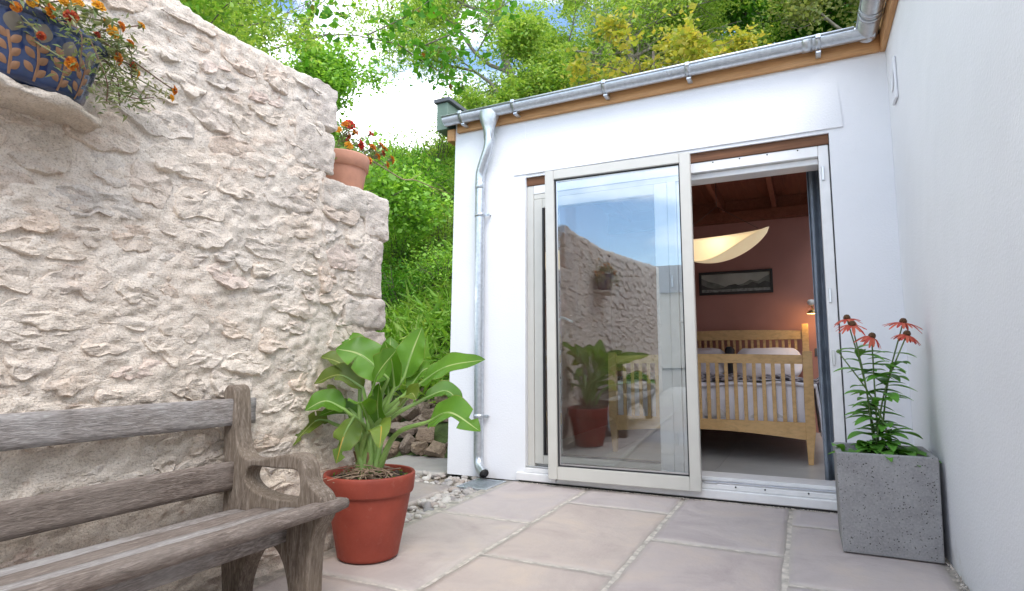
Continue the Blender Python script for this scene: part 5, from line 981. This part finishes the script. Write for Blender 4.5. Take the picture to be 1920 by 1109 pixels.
NL.append(tree('maple_tree', 'deep bright green tree behind the right of the roof', (-0.4, 14.0, 6.3), 5.0, 1.35, 29, 'leaf_bright', 0.13, 0.42, 16, 4, nb=(5, 7), jit=0.26, r0_=0.14, first=0.12)[1])
NL.append(tree('birch_tree', 'pale silvery green tree nearest the gutter corner', (1.3, 12.5, 6.2), 3.4, 1.2, 37, 'leaf_pale', 0.10, 0.34, 7, 4, 'bark_pale', nb=(4, 6), jit=0.16, r0_=0.09, first=0.15)[1])
NL.append(tree('hazel_tree', 'mid green tree filling the gap right behind the stone wall end', (-8.1, 7.2, 2.0), 3.7, 0.85, 41, 'leaf_dark', 0.08, 0.34, 15, 4, nb=(5, 7), jit=0.12, r0_=0.08, first=0.15)[1])
NL.append(tree('elder_tree', 'low light green tree just behind the left end of the roof', (-4.1, 9.6, 3.5), 2.5, 1.0, 52, 'leaf_ash', 0.075, 0.26, 17, 4, nb=(5, 7), jit=0.12, r0_=0.06, first=0.1)[1])
NL.append(tree('willow_tree', 'soft yellow-green tree standing farthest back behind the roof, left of the yellow tree', (-4.6, 13.2, 6.0), 4.2, 1.4, 63, 'leaf_ash', 0.10, 0.2, 17, 4, nb=(5, 7), jit=0.18, r0_=0.1, first=0.1)[1])
# overhanging branch with larger leaves, from the ivy tree
br = thing('climber_branch', (-5.2, 5.0, 4.2), 'thin overhanging climber branch with large leaves and red tips against the sky', 'branch', 'trees behind the house')
r = np.random.default_rng(77); LPs = []; LPr = []
def W3(a_): return Vector(a_)
for pts in ([(-6.2, 5.0, 4.75), (-5.6, 5.9, 5.35), (-5.1, 6.6, 5.45), (-4.6, 7.2, 5.55), (-4.0, 7.7, 5.6)], [(-5.3, 6.2, 5.42), (-5.0, 6.7, 5.9), (-4.7, 7.2, 6.5)], [(-5.1, 6.6, 5.45), (-4.75, 7.0, 5.2), (-4.5, 7.4, 5.1)], [(-5.9, 5.5, 5.1), (-5.8, 5.8, 5.8), (-5.4, 6.3, 6.4)], [(-4.8, 6.9, 5.5), (-4.2, 7.3, 5.9), (-3.7, 7.7, 6.4)]):
    pt = spline(pts, 18); obj('twig', *tube(pt, [0.012 - 0.0005 * k for k in range(19)], 5), M['bark'], br)
    for q in pt[3:]:
        for _ in range(5): LPs.append(tuple(q + Vector(r.normal(size=3) * 0.12)))
        if r.random() < 0.35: LPr.append(tuple(q + Vector(r.normal(size=3) * 0.1)))
obj('leaves', *scatter_leaves(np.array(LPs), np.full(len(LPs), 0.15), 0.34, seed=3, droop=-0.5), M['leaf_bright'], br); obj('red_tips', *scatter_leaves(np.array(LPr), np.full(len(LPr), 0.10), 0.30, seed=4, droop=-0.6), M['leaf_rust'], br)['kind'] = 'stuff'
# shrubs on the bank, each a thing of its own
def shrub(x, y, h, w, seed, lm, size, label, per=900, wd=0.22):
    z = float(hz(np.array([x]), np.array([y]))[0]); root = thing('bank_shrub', (x, y, z), label, 'shrub', 'shrubs on the bank'); r = np.random.default_rng(seed); B = MB(); P = []
    for k in range(26):
        a_ = r.random() * 6.283; t_ = r.random() ** 0.5; tip = Vector((x + w * t_ * math.cos(a_), y + w * t_ * math.sin(a_), z + h * (1 - 0.45 * t_ * t_) * r.uniform(0.7, 1.1))); md = Vector((x, y, z)).lerp(tip, 0.5); md.z += 0.1 * h; pt = spline([(x + 0.1 * r.normal(), y + 0.1 * r.normal(), z - 0.05), md, tip], 8); B.add(*tube(pt, [0.012 - 0.001 * i for i in range(9)], 4, False))
        for q in pt[2:]: P += [tuple(q + Vector(r.normal(size=3) * 0.13)) for _ in range(per // 180)]
    B.build('stems', M['bark'], root, True); obj('foliage', *scatter_leaves(np.array(P), np.full(len(P), size), wd, seed=seed), M[lm], root)
SH = [(-7.3, 11.2, 1.3, 1.0, 'leaf_ash', 'loose yellow-green shrub on the skyline of the bank nearest the clay pot'), (-6.3, 11.8, 1.2, 1.0, 'leaf_ash', 'rounded light shrub on the skyline of the bank beside the house'), (-8.6, 11.0, 1.4, 1.1, 'leaf_dark', 'dark shrub on the skyline just right of the stone wall'), (-5.6, 9.4, 1.0, 0.8, 'leaf_dark', 'dark green shrub high on the bank beside the house corner'), (-6.6, 9.2, 1.2, 0.9, 'leaf_bright', 'bright green shrub high on the bank behind the clay pot'),
      (-5.1, 8.0, 0.9, 0.7, 'leaf_ash', 'light leafy shrub halfway up the bank by the house'), (-5.9, 7.8, 0.9, 0.7, 'leaf_dark', 'dark leafy shrub halfway up the bank by the stone wall'), (-4.4, 6.9, 0.6, 0.5, 'leaf_dark', 'low dark shrub on the bank beside the white house corner'), (-5.0, 6.6, 0.7, 0.5, 'leaf_bright', 'low bright shrub on the bank beside the stone wall end')]
for i, (x, y, h, w_, lm, lb) in enumerate(SH): shrub(x, y, h, w_, 60 + i, lm, 0.075 if y > 8.5 else 0.06, lb, 2300)
# feathery ferns and grasses covering the bank: uncountable
r = np.random.default_rng(91); n = 26000; x = r.uniform(-10.5, -2.8, n); y = 5.2 + (13.0 - 5.2) * r.random(n) ** 1.25; k = np.abs(x - (-0.66 * y)) < 1.5 + 0.12 * y; x, y = x[k], y[k]; z = hz(x, y)
P = np.stack([x, y, z + r.random(len(x)) * 0.18], 1); V1, F1 = scatter_leaves(P, 0.20 + 0.18 * r.random(len(x)), 0.075, seed=92, droop=0.55, fold=0.1); 
P2 = np.repeat(P[::2], 4, 0) + r.normal(size=(len(P[::2]) * 4, 3)) * np.array((0.08, 0.08, 0.09)) + np.array((0, 0, 0.12)); V2, F2 = scatter_leaves(P2, np.full(len(P2), 0.05), 0.2, seed=93)
tag(obj('bank_ferns', np.concatenate([V1, V2]), np.concatenate([F1, F2 + len(V1)]), M['leaf_fern']), 'feathery bright green weeds and grass covering the bank', kind='stuff')
# fine bare twig crossing in front of the bank
tw = thing('bare_twig', (-2.7, 3.5, 2.27), 'thin bare brown twig reaching from the clay pot to the house', 'twig'); simple('twig_bark', (0.30, 0.21, 0.12), 0.8)
obj('twig', *tube(spline([(-2.55, 3.05, 2.22), (-2.7, 3.45, 2.275), (-2.7, 3.62, 2.262), (-2.7, 3.78, 2.30), (-2.7, 4.1, 2.31), (-2.72, 4.45, 2.34)], 20), [0.006 - 0.00012 * k for k in range(21)], 6), M['twig_bark'], tw)
for a_, b_ in (((-2.7, 3.7, 2.28), (-2.75, 3.95, 2.42)), ((-2.7, 3.95, 2.305), (-2.66, 4.2, 2.24))): obj('side_twig', *tube([a_, b_], [0.003, 0.0015], 5), M['twig_bark'], tw)
# ------------------------------------------------------------------ neighbour's cottage behind the yard, seen only in the glass
nh = thing('neighbour_cottage', (-4.5, -17, 0), 'stone cottage with slate roof reflected in the sliding glass door', 'house')
box('wall', (-5.4, -2.0, -20, -16, 0, 3.0), M['mortar'], nh, 0.01, seg=1); obj('roof', [(-5.6, -20.2, 2.95), (-1.8, -20.2, 2.95), (-1.8, -15.8, 2.95), (-5.6, -15.8, 2.95), (-5.6, -18, 4.3), (-1.8, -18, 4.3)], [(3, 2, 5, 4), (1, 0, 4, 5), (0, 3, 4), (2, 1, 5), (0, 1, 2, 3)], M['slate'], nh, False); box('chimney', (-2.6, -2.1, -18.25, -17.75, 3.9, 4.9), M['stone'], nh, 0.01)
print('leaves', NL)
